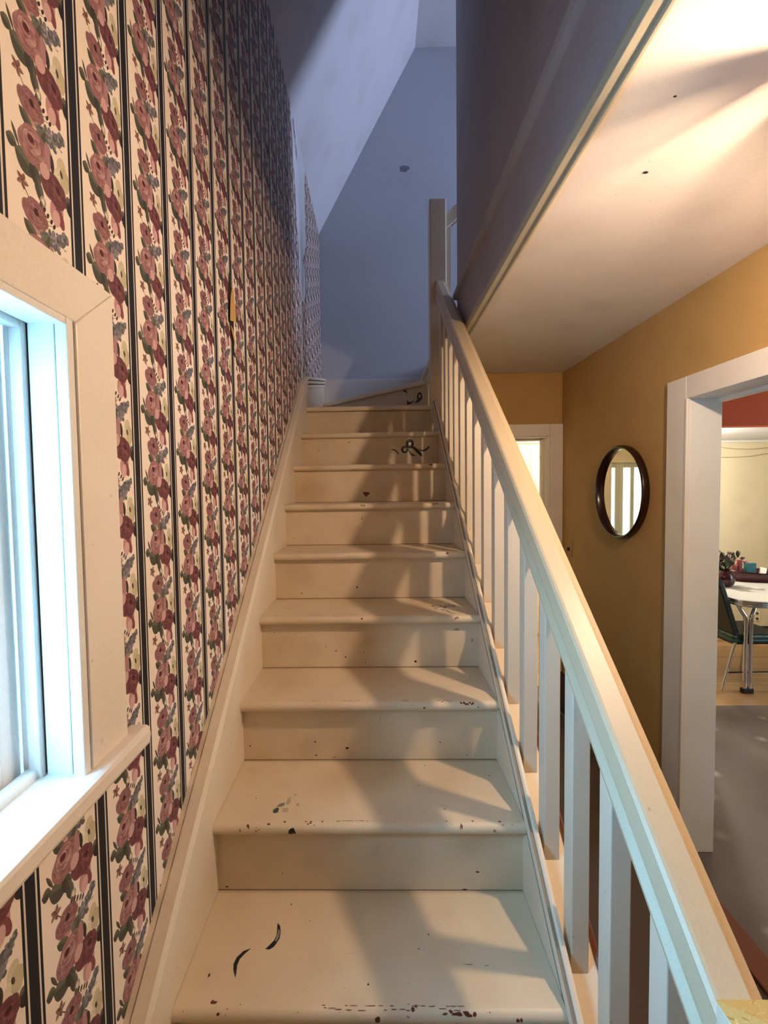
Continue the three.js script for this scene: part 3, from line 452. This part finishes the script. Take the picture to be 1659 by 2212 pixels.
// far-room windows (the left one shows in the mirror), upstairs and dining windows
function windowFacing(name, x0, x1, y0, y1, d, mull) {
  const w = structGroup(name), c = 0.085;
  mesh('casing_side', panel([[x0 - c, y0 - 0.02], [x0, y0 - 0.02], [x0, y1], [x0 - c, y1 + c]], d - 0.02, d, [], 0.003), M.trim, w);
  mesh('casing_side', panel([[x1, y0 - 0.02], [x1 + c, y0 - 0.02], [x1 + c, y1 + c], [x1, y1]], d - 0.02, d, [], 0.003), M.trim, w);
  mesh('casing_head', panel([[x0 - c, y1 + c], [x0, y1], [x1, y1], [x1 + c, y1 + c]], d - 0.02, d, [], 0.003), M.trim, w);
  mesh('stool', bx(x0 - c - 0.02, x1 + c + 0.02, y0 - 0.05, y0 - 0.02, d - 0.05, d + 0.06, 0.006), M.trim, w);
  const bars = [[x0, x0 + 0.04], [x1 - 0.04, x1], ...mull.map((x) => [x - 0.018, x + 0.018])];
  for (const [a, b] of bars) mesh('sash_stile', bx(a, b, y0, y1, d + 0.04, d + 0.07, 0.004), M.whiteTrim, w);
  for (const [a, b] of [[y0, y0 + 0.05], [y1 - 0.045, y1]]) mesh('sash_rail', bx(x0, x1, a, b, d + 0.042, d + 0.068, 0.004), M.whiteTrim, w);
  mesh('pane', bx(x0 + 0.03, x1 - 0.03, y0 + 0.03, y1 - 0.03, d + 0.054, d + 0.056), glass, w);
  return w;
}
windowFacing('window_2', 0.205, 0.56, -0.9, 0.225, 4.36, [0.33, 0.43, 0.47]);
windowFacing('window_3', 1.83, 2.13, -0.85, 0.35, 5.3, []);
function windowSide(name, x, d0, d1, y0, y1) { // in a wall that faces left
  const w = structGroup(name), c = 0.09;
  for (const [a, b] of [[d0 - c, d0], [d1, d1 + c]]) mesh('casing_side', bx(x - 0.02, x, y0, y1, a, b, 0.003), M.trim, w);
  mesh('casing_head', bx(x - 0.02, x, y1, y1 + c, d0 - c, d1 + c, 0.003), M.trim, w);
  mesh('stool', bx(x - 0.05, x + 0.04, y0 - 0.03, y0, d0 - c, d1 + c, 0.006), M.trim, w);
  for (const [a, b] of [[d0, d0 + 0.045], [d1 - 0.045, d1]]) mesh('sash_stile', bx(x + 0.04, x + 0.07, y0, y1, a, b, 0.004), M.whiteTrim, w);
  for (const [a, b] of [[y0, y0 + 0.05], [(y0 + y1) / 2 - 0.018, (y0 + y1) / 2 + 0.018], [y1 - 0.045, y1]]) mesh('sash_rail', bx(x + 0.042, x + 0.068, a, b, d0 + 0.03, d1 - 0.03, 0.004), M.whiteTrim, w);
  mesh('pane', bx(x + 0.054, x + 0.056, y0 + 0.03, y1 - 0.03, d0 + 0.03, d1 - 0.03), glass, w);
}
windowSide('window_4', 5.2, 1.15, 2.65, -0.9, 0.42);
windowSide('window_5', 3.6, 2.34, 3.1, 1.66, 2.98);

// ---------------------------------------------------------------- staircase
const stairs = thing('staircase', P(-0.03, FLOOR, 0.4), 'cream painted wooden staircase with chipped treads and stencilled ribbons', 'staircase');
for (let k = -1; k <= 8; k++) mesh('tread', treadGeometry(k), board(treadCanvas(k)), stairs);
for (let k = -1; k <= 9; k++) {
  const g = new THREE.PlaneGeometry(TW, RISE); g.translate((XL + XR) / 2, treadY(k) - RISE / 2 + E, -(noseD(k) + OVER));
  const y1 = treadY(k) - 2 * NR, gg = new THREE.BoxGeometry(TW, RISE - 2 * NR + 0.001, 0.018), uv = gg.attributes.uv, p = gg.attributes.position;
  gg.translate((XL + XR) / 2, treadY(k) - RISE + (RISE - 2 * NR) / 2 + E, -(noseD(k) + OVER + 0.009));
  for (let i = 0; i < p.count; i++) uv.setXY(i, (p.getX(i) - XL) / TW, (p.getY(i) - E - (treadY(k) - RISE)) / RISE);
  mesh('riser', gg, board(riserCanvas(k)), stairs);
}
{ // winders at the top: three turned treads and their risers
  const y9 = treadY(9), y10 = treadY(10), y11 = treadY(11), NB = [0.36, 3.19], NW = [-0.427, 3.995];
  const t9 = plate([[XL, noseD(9) + NR], [XR, noseD(9) + NR], [XR, 3.2], [XL, 4.02]], y9 - 2 * NR, y9);
  const t9g = treadGeometry(9); // its front edge
  mesh('tread', [...t9g.slice(0, 3), t9], board(treadCanvas(9)), stairs);
  t9.attributes.uv.array.fill(0.5);
  const len = 1.131, c10 = boardCanvas(len, RISE, (g, w, h) => {
    const yy = (y) => h - y * PPM;
    g.lineWidth = 18; g.strokeStyle = '#17140f'; g.beginPath(); g.ellipse(1.068 * PPM, yy(0.1), 22, 32, -0.2, 0, 7); g.stroke();
    polygon(g, [[0.915, 0.157], [0.925, 0.168], [0.94, 0.167], [0.957, 0.145], [0.957, 0.133], [0.945, 0.148], [0.93, 0.155]].map(([x, y]) => [x * PPM, yy(y)]), '#17140f');
    polygon(g, [[0.95, 0.09], [0.953, 0.062], [0.98, 0.06], [1.0, 0.066], [1.02, 0.082], [0.99, 0.074], [0.97, 0.078]].map(([x, y]) => [x * PPM, yy(y)]), '#17140f');
    polygon(g, [[1.02, 0.062], [1.05, 0.084], [1.085, 0.1], [1.09, 0.085], [1.06, 0.064]].map(([x, y]) => [x * PPM, yy(y)]), '#1b1a12');
  });
  const r10 = new THREE.BoxGeometry(len, RISE - 0.03, 0.018), uv = r10.attributes.uv, p = r10.attributes.position;
  for (let i = 0; i < p.count; i++) uv.setXY(i, p.getX(i) / len + 0.5, (p.getY(i) + (RISE - 0.03) / 2) / RISE);
  const ang = Math.atan2(NW[1] - NB[1], NB[0] - NW[0]);
  r10.rotateY(-ang); r10.translate((NB[0] + NW[0]) / 2, y9 + (RISE - 0.03) / 2 + E, -(NB[1] + NW[1]) / 2 - 0.006);
  r10.rotateY(0);
  mesh('riser', r10, board(c10), stairs);
  const nx = Math.sin(ang), nd = Math.cos(ang), off = (q, k) => [q[0] - nx * k, q[1] - nd * k];
  mesh('tread', plate([off(NB, 0.025), off([NB[0] + 0.06, NB[1] - 0.0], 0.0), [0.42, 3.2], [0.42, BACK - 0.016], [XL, BACK - 0.016], [XL, NW[1] - 0.02], off(NW, 0.025)], y10 - 0.03, y10, 0.006), M.stairPaint, stairs);
  mesh('riser', bx(0.42, 0.438, y10, y11 - 0.03, 3.1, BACK - 0.001), M.stairPaint, stairs);
  mesh('tread', plate([[0.39, 3.1], [0.7, 3.1], [0.7, BACK - 0.002], [0.39, BACK - 0.002]], y11 - 0.03, y11, 0.006), M.stairPaint, stairs);
  mesh('riser', bx(0.68, 0.698, y11, UPF, 3.1, BACK - 0.001), M.stairPaint, stairs);
}
{ // wall string on the left with a moulded cap; it turns into the baseboard of the winders
  const top = [[0.1, -1.436], [2.86, 0.657], [3.02, 0.728], [BACK - 0.002, 0.972]];
  mesh('skirt_board', slab([[0.1, FLOOR], [0.45, FLOOR], [3.0, 0.2], [BACK - 0.002, 0.5], ...top.slice().reverse()], XW + 0.0016, XL), M.stairPaint, stairs);
  const cap = (a, b, y) => top.slice(0, -1).map((q, i) => [sweep([[XL - 0.001, a], [XL + y, a + 0.003], [XL + y + 0.002, (a + b) / 2], [XL + y, b - 0.003], [XL - 0.012, b]], q[0], q[1], top[i + 1][0], top[i + 1][1])]).flat();
  mesh('skirt_moulding', [...cap(-0.018, 0.004, 0.012), ...cap(-0.044, -0.023, 0.009), ...cap(-0.074, -0.05, 0.005)], M.stairPaint, stairs);
  const darkStrip = (y, y2) => top.slice(0, -1).map((q, i) => sweep([[XL - 0.001, y], [XL + 0.0022, y], [XL + 0.0022, y2], [XL - 0.001, y2]], q[0], q[1], top[i + 1][0], top[i + 1][1]));
  mesh('groove_strip', [...darkStrip(-0.0222, -0.0185), ...darkStrip(-0.0492, -0.0448)], std('#4a3119', 0.9), stairs);  // thin dark brown strips along the cap grooves
  mesh('baseboard', bx(XL, 0.42, treadY(10), 0.965, BACK - 0.016, BACK - 0.0005, 0.004), paint('#c6c3c2'), stairs);
}
{ // outer string with its lip moulding, shelf for the balusters and red-brown outer edge
  const off = (a) => (d) => nosing(d) + a, f = off(-0.03), b = off(-0.33), d0 = 0.52, d1 = 3.0;
  mesh('stringer', slab([[d0, Math.max(FLOOR, b(d0))], [d1, b(d1)], [d1, f(d1)], [d0, f(d0)]], XR, 0.462), M.stairPaint, stairs);
  for (const [x0, x1, a, c] of [[XR + 0.001, XR + 0.012, -0.02, 0.018], [XR + 0.008, XR + 0.02, -0.03, 0.03]]) mesh('string_moulding', sweep([[x0, a], [x0 - 0.003, (a + c) / 2], [x0, c - 0.004], [x0 + 0.004, c], [x1, c - 0.002], [x1, a]], d0, nosing(d0), d1, nosing(d1)), M.stairPaint, stairs);
  mesh('groove_strip', [sweep([[XR + 0.0005, 0.0182], [XR + 0.0068, 0.0182], [XR + 0.0068, 0.0205], [XR + 0.0005, 0.0205]], d0, nosing(d0), d1, nosing(d1)), sweep([[XR + 0.0004, -0.0245], [XR + 0.0075, -0.0245], [XR + 0.0075, -0.0205], [XR + 0.0004, -0.0205]], d0, nosing(d0), d1, nosing(d1))], std('#93836b', 0.9), stairs);  // thin tan strips along the lip grooves
  mesh('string_edge', [sweep([[0.462, -0.1], [0.462, -0.022], [0.468, -0.018], [0.474, -0.03], [0.474, -0.1]], d0, nosing(d0), d1, nosing(d1)), sweep([[0.474, -0.1], [0.474, -0.045], [0.48, -0.05], [0.48, -0.1]], d0, nosing(d0), d1, nosing(d1))], M.redWood, stairs);
}
// ---------------------------------------------------------------- banister: handrail, balusters, newel posts
const banister = thing('banister', P(0.42, FLOOR, 0.46), 'cream painted banister with square balusters along the open side of the stairs', 'banister');
{
  const railTop = (d) => -0.6 + 0.778 * (d - 0.55), D0 = 0.4965, D1 = 2.995;
  const profile = [[0.397, -0.105], [0.39, -0.1], [0.388, -0.088], [0.394, -0.08], [0.398, -0.076], [0.396, -0.06], [0.392, -0.05], [0.394, -0.014], [0.392, -0.006], [0.397, 0], [0.402, 0.002], [0.438, 0.002], [0.442, -0.002], [0.446, -0.008], [0.456, -0.011], [0.46, -0.018], [0.46, -0.05], [0.452, -0.06], [0.452, -0.105]];
  mesh('handrail', sweep(profile, D0, railTop(D0), D1, railTop(D1)), M.handrail, banister);
  for (let k = 0; k < 15; k++) {
    const d = 0.64 + 0.1593 * k, e = d + 0.043, x0 = 0.404, x1 = 0.441;
    mesh('baluster', slab([[d, nosing(d) - 0.03], [e, nosing(e) - 0.03], [e, railTop(e) - 0.103], [d, railTop(d) - 0.103]], x0, x1, [], 0.0025), M.rail, banister);
  }
  // upper newel and the short flight's rail beyond it
  mesh('newel_post', [bx(0.358, 0.462, 0.42, 1.8, 2.99, 3.09, 0.008)], M.rail, banister);
  mesh('handrail', panel([[0.463, 1.72], [0.463, 1.625], [1.1, 2.186], [1.1, 2.281]], 3.015, 3.065, [], 0.006), M.rail, banister);
  for (const x of [0.464, 0.6, 0.73, 0.86]) mesh('baluster', panel([[x, 0.86], [x + 0.033, 0.86], [x + 0.033, 1.63 + (x - 0.43) * 0.88], [x, 1.61 + (x - 0.44) * 0.88]], 3.02, 3.06, [], 0.002), M.rail, banister);
  // lower newel with a low pyramid cap, its paint worn to bare wood on the top
  const n0 = 0.366, n1 = 0.472, a = 0.392, b = 0.496, yt = -0.563;
  const worn = std('#ffffff', 0.55, { map: texture(canvas(256, 256, (g, w, h) => { g.fillStyle = '#b29a5c'; g.fillRect(0, 0, w, h); for (let i = 0; i < 160; i++) { g.strokeStyle = `rgba(${rnd() < 0.5 ? '110,85,35' : '225,205,140'},${rr(0.1, 0.5)})`; g.lineWidth = rr(1, 4); const x = rnd() * w, y = rnd() * h; g.beginPath(); g.moveTo(x, y); g.lineTo(x + rr(6, 24), y + rr(-20, 20)); g.stroke(); } grain(g, w, h, 20); }), 9, 9) });
  const newel = mesh('newel_post', bx(n0, n1, FLOOR, yt, a, b, 0.004), M.rail, banister);
  const q = [[n0, a], [n1, a], [n1, b], [n0, b]], apex = [(n0 + n1) / 2, (a + b) / 2], pos = [], uv = [];
  q.forEach((c, i) => { const n = q[(i + 1) % 4]; for (const [x, d, y] of [[c[0], c[1], yt], [n[0], n[1], yt], [apex[0], apex[1], yt + 0.016]]) { const v = P(x, y, d); pos.push(v.x, v.y, v.z); uv.push(x, d); } });
  const cap = new THREE.BufferGeometry(); cap.setAttribute('position', new THREE.Float32BufferAttribute(pos, 3)); cap.setAttribute('uv', new THREE.Float32BufferAttribute(uv, 2)); cap.computeVertexNormals();
  mesh('newel_cap', cap, worn, banister);
}

// ---------------------------------------------------------------- mirror, switch, ceiling lamp
{
  const c = P(HALL_X, -0.028, 2.617), o = thing('wall_mirror', c, 'round wall mirror in a dark brown wooden frame on the ochre wall', 'mirror');
  const ring = lathe([[0.236, 0], [0.256, 0], [0.258, 0.012], [0.256, 0.03], [0.25, 0.036], [0.243, 0.034], [0.238, 0.016], [0.236, 0.006]].map(([r, y]) => [r, y]).concat([[0.236, 0]]), new THREE.Vector3(), 72);
  ring.rotateZ(Math.PI / 2); ring.translate(c.x, c.y, c.z);
  mesh('frame', ring, std('#2a1108', 0.22), o);
  const disc = new THREE.CylinderGeometry(0.24, 0.24, 0.006, 72); disc.rotateZ(Math.PI / 2); disc.translate(c.x - 0.006, c.y, c.z);
  mesh('mirror_glass', disc, std('#e8ece8', 0.02, { metalness: 1 }), o);
}
{
  const c = P(HALL_X, -0.43, 3.312), o = thing('light_switch', c, 'tan light switch plate with dark toggle beside the end doorway', 'light switch');
  mesh('plate', bx(HALL_X - 0.006, HALL_X, -0.487, -0.372, 3.274, 3.35, 0.003), std('#b2854a', 0.4), o);
  mesh('toggle', bx(HALL_X - 0.02, HALL_X - 0.006, -0.442, -0.418, 3.304, 3.318, 0.003), M.black, o);
}
{ // lamp hanging from the hall ceiling, just out of the picture: brass stem, added petals shaping streaks on the ceiling, bare bulb below
  const c = P(0.905, CEIL, 0.903), o = thing('ceiling_lamp', c, 'brass lamp on a short stem with added petals round its bulb to streak the ceiling light', 'lamp'), H = LAMP_Y - CEIL;
  const brass = std('#b58a3a', 0.3, { metalness: 1 });
  mesh('canopy', lathe([[0, -0.024], [0.02, -0.024], [0.05, -0.014], [0.055, 0], [0, 0]], c, 32), brass, o);
  mesh('stem', lathe([[0, H + 0.07], [0.007, H + 0.07], [0.007, -0.022], [0, -0.022]], c, 16), brass, o);
  for (let i = 0; i < 15; i++) {
    const g = new THREE.SphereGeometry(1, 12, 8); g.scale(0.052, 0.002, rr(0.0095, 0.0175)); g.rotateZ(Math.PI - 1.0 + rr(-0.1, 0.1)); g.translate(0.062, H + 0.062 + rr(-0.004, 0.006), 0); g.rotateY((i / 15) * Math.PI * 2 + rr(-0.08, 0.08)); g.translate(c.x, c.y, c.z);
    mesh('added_petal', g, brass, o);
  }
  mesh('socket', [lathe([[0, H + 0.036], [0.017, H + 0.036], [0.019, H + 0.05], [0.012, H + 0.071], [0, H + 0.071]], c, 24), ...[0, 1, 2].map((i) => tube([new THREE.Vector3(0, H + 0.06, 0), new THREE.Vector3(0.04 * Math.cos(i * 2.1), H + 0.066, 0.04 * Math.sin(i * 2.1)), new THREE.Vector3(0.078 * Math.cos(i * 2.1), H + 0.06, 0.078 * Math.sin(i * 2.1))].map((v) => v.add(c)), 0.003, 8, 6))], brass, o);
  mesh('bulb', lathe([[0, H - 0.034], [0.016, H - 0.03], [0.027, H - 0.014], [0.029, H], [0.022, H + 0.018], [0.014, H + 0.034], [0, H + 0.035]], c, 24), new THREE.MeshStandardMaterial({ color: 0xffffff, emissive: LAMP_COLOR, emissiveIntensity: 3 }), o);
  const l = new THREE.PointLight(LAMP_COLOR, LAMP_POWER, 0, 2); l.name = 'bulb_light'; l.position.set(0, H, 0); l.castShadow = true; l.shadow.radius = 1.25; o.add(l);
}
// ---------------------------------------------------------------- kitchen beyond the dining room
{
  const c = P(2.8, 0.495, 4.5), o = thing('added_kitchen_lamp', c, 'unseen white dome lamp added to light the low kitchen', 'lamp');  // unseen lamp, added to light the cream kitchen wall
  mesh('base', lathe([[0, -0.02], [0.09, -0.02], [0.095, 0], [0, 0]], c, 32), M.whiteTrim, o);
  mesh('bulb', lathe([[0, -0.08], [0.03, -0.072], [0.04, -0.05], [0.03, -0.024], [0, -0.021]], c, 20), new THREE.MeshStandardMaterial({ color: 0xffffff, emissive: new THREE.Color(1, 0.85, 0.6), emissiveIntensity: 2 }), o);
  const l = new THREE.PointLight(new THREE.Color().setRGB(1, 0.9, 0.75), 6, 0, 2); l.name = 'added_kitchen_light'; l.position.set(0, -0.05, 0); l.castShadow = true; l.shadow.radius = 2; o.add(l);
}
{
  const c = P(1.62, CEIL, 4.5), o = thing('added_far_lamp', c, 'unseen white globe lamp added to brighten the room past the end doorway', 'lamp');  // unseen lamp, added to brighten the view through the end doorway
  mesh('base', lathe([[0, -0.02], [0.07, -0.02], [0.075, 0], [0, 0]], c, 32), M.whiteTrim, o);
  mesh('bulb', lathe([[0, -0.1], [0.03, -0.094], [0.046, -0.064], [0.03, -0.028], [0, -0.021]], c, 20), new THREE.MeshStandardMaterial({ color: 0xffffff, emissive: new THREE.Color(1, 0.85, 0.6), emissiveIntensity: 2 }), o);
  const l = new THREE.PointLight(new THREE.Color().setRGB(1, 0.86, 0.58), 6, 0, 2); l.name = 'added_far_light'; l.position.set(0, -0.06, 0); l.castShadow = true; l.shadow.radius = 2; o.add(l);
}
const TY = -0.895; // table top height
{
  const o = thing('dining_table', P(3.4, FLOOR, 4.25), 'white topped dining table with a chrome edge band and paired chrome legs', 'table');
  const R = 0.16, x0 = 2.838, x1 = 4.05, d0 = 3.615, d1 = 4.7, out = [];
  for (const [cx, cd, a] of [[x1 - R, d1 - R, 0], [x0 + R, d1 - R, 1], [x0 + R, d0 + R, 2], [x1 - R, d0 + R, 3]]) for (let i = 0; i <= 8; i++) { const t = (a + i / 8) * Math.PI / 2; out.push([cx + R * Math.cos(t), cd + R * Math.sin(t)]); }
  const grow = (k) => out.map(([x, d]) => { const cx = (x0 + x1) / 2, cd = (d0 + d1) / 2; return [cx + (x - cx) * (1 - k / (x1 - cx)), cd + (d - cd) * (1 - k / (d1 - cd))]; });
  mesh('tabletop', plate(grow(0.006), TY - 0.03, TY, 0.003), std('#dcdcda', 0.3), o);
  const band = [0, 1, 2].map((i) => plate(grow(i % 2 ? 0.004 : 0), TY - 0.052 + i * 0.0165, TY - 0.036 + i * 0.0165, 0.003));
  mesh('edge_band', band, M.brushed, o);
  for (const [x, d, sx, sd] of [[2.93, 3.705, 1, 1], [3.95, 3.705, -1, 1], [2.93, 4.6, 1, -1], [3.95, 4.6, -1, -1]]) {
    const pair = [-1, 1].map((s) => tube([P(x + s * 0.065, TY - 0.05, d + 0.02 * sd), P(x + s * 0.05, TY - 0.09, d + 0.01 * sd), P(x + s * 0.024, TY - 0.14, d), P(x + s * 0.02, TY - 0.2, d), P(x + s * 0.02, -1.3, d), P(x + s * 0.02, FLOOR + 0.03, d)], 0.0155, 40, 12));
    const leg = mesh('leg', pair, M.chrome, o);
    const f = bx(x - 0.042, x + 0.042, FLOOR, FLOOR + 0.04, d - 0.022, d + 0.022, 0.008); f.translate(-o.position.x, -o.position.y, -o.position.z);
    const foot = new THREE.Mesh(f, M.black); foot.name = 'foot'; leg.add(foot);
  }
}
{
  const o = thing('dining_chair', P(2.98, FLOOR, 3.93), 'dark green vinyl dining chair with chrome legs pushed under the table', 'chair');
  const vinylDark = std('#081815', 0.38), seatTex = std('#ffffff', 0.4, { map: texture(canvas(256, 256, (g, w, h) => { g.fillStyle = '#2c413c'; g.fillRect(0, 0, w, h); blotches(g, w, h, 90, '14,28,25', 6, 26, 0.6); blotches(g, w, h, 70, '150,170,160', 4, 16, 0.45); grain(g, w, h, 20); }), 4, 4) });
  // backrest: tapered slab leaning away from the table, outline in (D, height)
  const s = new THREE.Shape(); s.moveTo(-0.2, 0); s.lineTo(0.2, 0); s.lineTo(0.175, 0.38); s.quadraticCurveTo(0.165, 0.44, 0.11, 0.445); s.lineTo(-0.11, 0.445); s.quadraticCurveTo(-0.165, 0.44, -0.175, 0.38); s.closePath();
  const bg = new THREE.ExtrudeGeometry(s, { depth: 0.026, bevelEnabled: true, bevelSize: 0.01, bevelThickness: 0.01, bevelSegments: 3, curveSegments: 8 });
  bg.translate(0, 0, -0.013); bg.rotateY(Math.PI / 2); bg.rotateZ(0.27); bg.translate(2.855, -1.165 + E, -3.935);
  mesh('backrest', bg, vinylDark, o);
  mesh('seat', bx(2.83, 3.25, -1.235, -1.185, 3.725, 4.145, 0.022), seatTex, o);
  mesh('seat_welt', bx(2.826, 3.254, -1.25, -1.222, 3.721, 4.149, 0.012), std('#0f3c3e', 0.35), o);
  mesh('seat_frame', bx(2.86, 3.22, -1.275, -1.25, 3.76, 4.11, 0.006), M.black, o);
  for (const d of [3.755, 4.115]) {
    mesh('leg', tube([P(2.86, -1.15, d), P(2.872, -1.24, d), P(2.85, -1.32, d), P(2.772, FLOOR + 0.002, d - 0.0)], 0.011, 30, 10), M.chrome, o);
    mesh('leg', tube([P(3.2, -1.26, d), P(3.21, -1.4, d), P(3.222, FLOOR + 0.002, d + 0.03)], 0.011, 24, 10), M.chrome, o);
  }
  mesh('stretcher', tube([P(2.81, -1.5, 3.755), P(3.21, -1.5, 3.77)], 0.006, 8, 8), M.black, o);
}
{ // things on the table
  const o = thing('serving_tray', P(3.66, TY, 4.45), 'long dark red boat shaped tray lying on the white table', 'tray');
  const pos = [], idx = [], N = 40, prof = [[0, 0.006], [0.82, 0.008], [0.9, 0.07], [1, 0.088], [0.98, 0.07], [0.88, 0.0], [0, 0.0]];
  for (const [k, h] of prof) for (let i = 0; i < N; i++) { const a = (i / N) * 6.2832, up = 1 + 0.3 * Math.abs(Math.cos(a)) ** 3; const p = P(3.66 + 0.36 * k * Math.cos(a), TY + 0.001 + h * up, 4.45 + 0.15 * k * Math.sin(a)); pos.push(p.x, p.y, p.z); }
  for (let j = 0; j < prof.length - 1; j++) for (let i = 0; i < N; i++) { const a = j * N + i, b = j * N + ((i + 1) % N); idx.push(a, a + N, b, b, a + N, b + N); }
  const g = new THREE.BufferGeometry(); g.setAttribute('position', new THREE.Float32BufferAttribute(pos, 3)); g.setIndex(idx); g.computeVertexNormals();
  mesh('body', g, std('#3a0608', 0.3, { side: THREE.DoubleSide }), o);
  const v = P(3.1, TY, 4.2), vase = thing('vase', v, 'round glossy maroon vase on the white table behind the green chair', 'vase');
  mesh('body', lathe([[0, 0.001], [0.05, 0.002], [0.07, 0.022], [0.082, 0.06], [0.078, 0.1], [0.06, 0.132], [0.056, 0.146], [0.05, 0.146], [0.05, 0.12], [0, 0.11]], v, 36), std('#3a0618', 0.18), vase);
  const bq = thing('bouquet', v.clone().add(new THREE.Vector3(0, 0.115, 0)), 'dusty purple flowers and dark leaves standing in the maroon vase', 'flowers');
  const leafM = std('#1c241a', 0.6, { side: THREE.DoubleSide }), leafP = std('#4a5547', 0.6, { side: THREE.DoubleSide }), petM = [std('#6a4352', 0.7, { side: THREE.DoubleSide }), std('#8d6a6c', 0.7, { side: THREE.DoubleSide }), std('#3b2230', 0.7, { side: THREE.DoubleSide })];
  const blade = (l, w) => { const s = new THREE.Shape(); s.moveTo(0, 0); s.quadraticCurveTo(w, l * 0.4, 0, l); s.quadraticCurveTo(-w, l * 0.4, 0, 0); return new THREE.ExtrudeGeometry(s, { depth: 0.0012, bevelEnabled: false, curveSegments: 5 }); };
  for (let i = 0; i < 48; i++) {
    const az = rr(0, 6.28), el = rr(0.15, 1.15), L = rr(0.05, 0.17), tip = v.clone().add(new THREE.Vector3(Math.cos(az) * Math.sin(el) * L, 0.135 + Math.cos(el) * L * 1.05, Math.sin(az) * Math.sin(el) * L));
    mesh('stem', tube([v.clone().add(new THREE.Vector3(0, 0.12, 0)), v.clone().add(new THREE.Vector3(Math.cos(az) * 0.02, 0.145, Math.sin(az) * 0.02)), tip], 0.0016, 8, 5), leafM, bq);
    if (i % 2) { const fl = []; for (let k = 0; k < 9; k++) { const g2 = blade(rr(0.024, 0.042), 0.018); g2.rotateX(rr(0.3, 1.2)); g2.rotateY(k * 0.7); g2.translate(tip.x, tip.y, tip.z); fl.push(g2); } mesh('blossom', fl, petM[i % 3], bq); }
    else for (let k = 0; k < 2; k++) { const g2 = blade(rr(0.045, 0.08), 0.03); g2.rotateX(rr(-0.9, 0.9)); g2.rotateY(rr(0, 6)); g2.translate(tip.x, tip.y - 0.015 * k, tip.z); mesh('leaf', g2, i % 4 ? leafM : leafP, bq); }
  }
  const boxThing = (name, label, cat, x0, x1, y0, y1, d0, d1, mat) => { const at = P((x0 + x1) / 2, y0, (d0 + d1) / 2); return tag(mesh(name, bx(x0, x1, y0, y1, d0, d1, 0.002), mat, scene, at), label, cat); };
  boxThing('packet', 'thin upright red packet standing beside the maroon vase', 'packet', 3.405, 3.435, TY + 0.0105, TY + 0.195, 4.43, 4.46, std('#7a0a10', 0.4));
  boxThing('small_box', 'small red and white box between the vase and the red packet', 'box', 3.362, 3.398, TY + 0.0105, TY + 0.15, 4.435, 4.46, std('#8a1d22', 0.4));
  boxThing('card_box', 'small teal card box sitting in the dark red tray', 'box', 3.47, 3.565, TY + 0.0105, TY + 0.165, 4.43, 4.46, std('#0f6d78', 0.5));
  const pg = bx(3.583, 3.587, TY + 0.012, TY + 0.13, 4.36, 4.44, 0.001), pat = P(3.585, TY + 0.012, 4.4); pg.translate(-pat.x, -pat.y, -pat.z); pg.rotateZ(-0.2); pg.translate(pat.x, pat.y, pat.z);
  tag(mesh('paper_slip', pg, std('#f0f0ec', 0.7), scene, pat), 'white paper slip leaning beside the teal box in the tray', 'paper');
}
{
  const c = P(4.2, -1.44, 5.2), o = thing('wall_outlet', c, 'cream electrical outlet low on the far kitchen wall', 'outlet');
  mesh('plate', bx(4.165, 4.235, -1.5, -1.385, 5.194, 5.2, 0.003), std('#fff6cf', 0.4), o);
  for (const y of [-1.472, -1.413]) { const g = new THREE.CylinderGeometry(0.015, 0.015, 0.004, 20); g.rotateX(Math.PI / 2); g.translate(4.2, y + E, -5.193); mesh('socket', g, std('#5a4c2c', 0.5), o); }
}
for (const [pts, label] of [[[[3.6, 0.452], [3.85, 0.405], [4.1, 0.392], [4.5, 0.43]], 'upper of two thin wires sagging across the cream kitchen wall'], [[[3.6, 0.315], [3.85, 0.308], [4.1, 0.318], [4.5, 0.385]], 'lower of two thin wires sagging across the cream kitchen wall']]) {
  const at = P(4.0, pts[2][1], 5.19);
  tag(mesh('wall_wire', tube(pts.map(([x, y]) => P(x, y, 5.193)), 0.003, 30, 6), std('#a89a74', 0.6), scene, at), label, 'wire');
}
tag(mesh('wall_hook', [tube([P(3.745, 0.36, 5.198), P(3.745, 0.35, 5.185), P(3.743, 0.32, 5.185), P(3.74, 0.29, 5.192)], 0.004, 14, 6)], std('#8a7c5c', 0.5), scene, P(3.745, 0.32, 5.2)), 'small dull hook on the cream wall under the sagging wires', 'hook');

renderer.render(scene, camera);
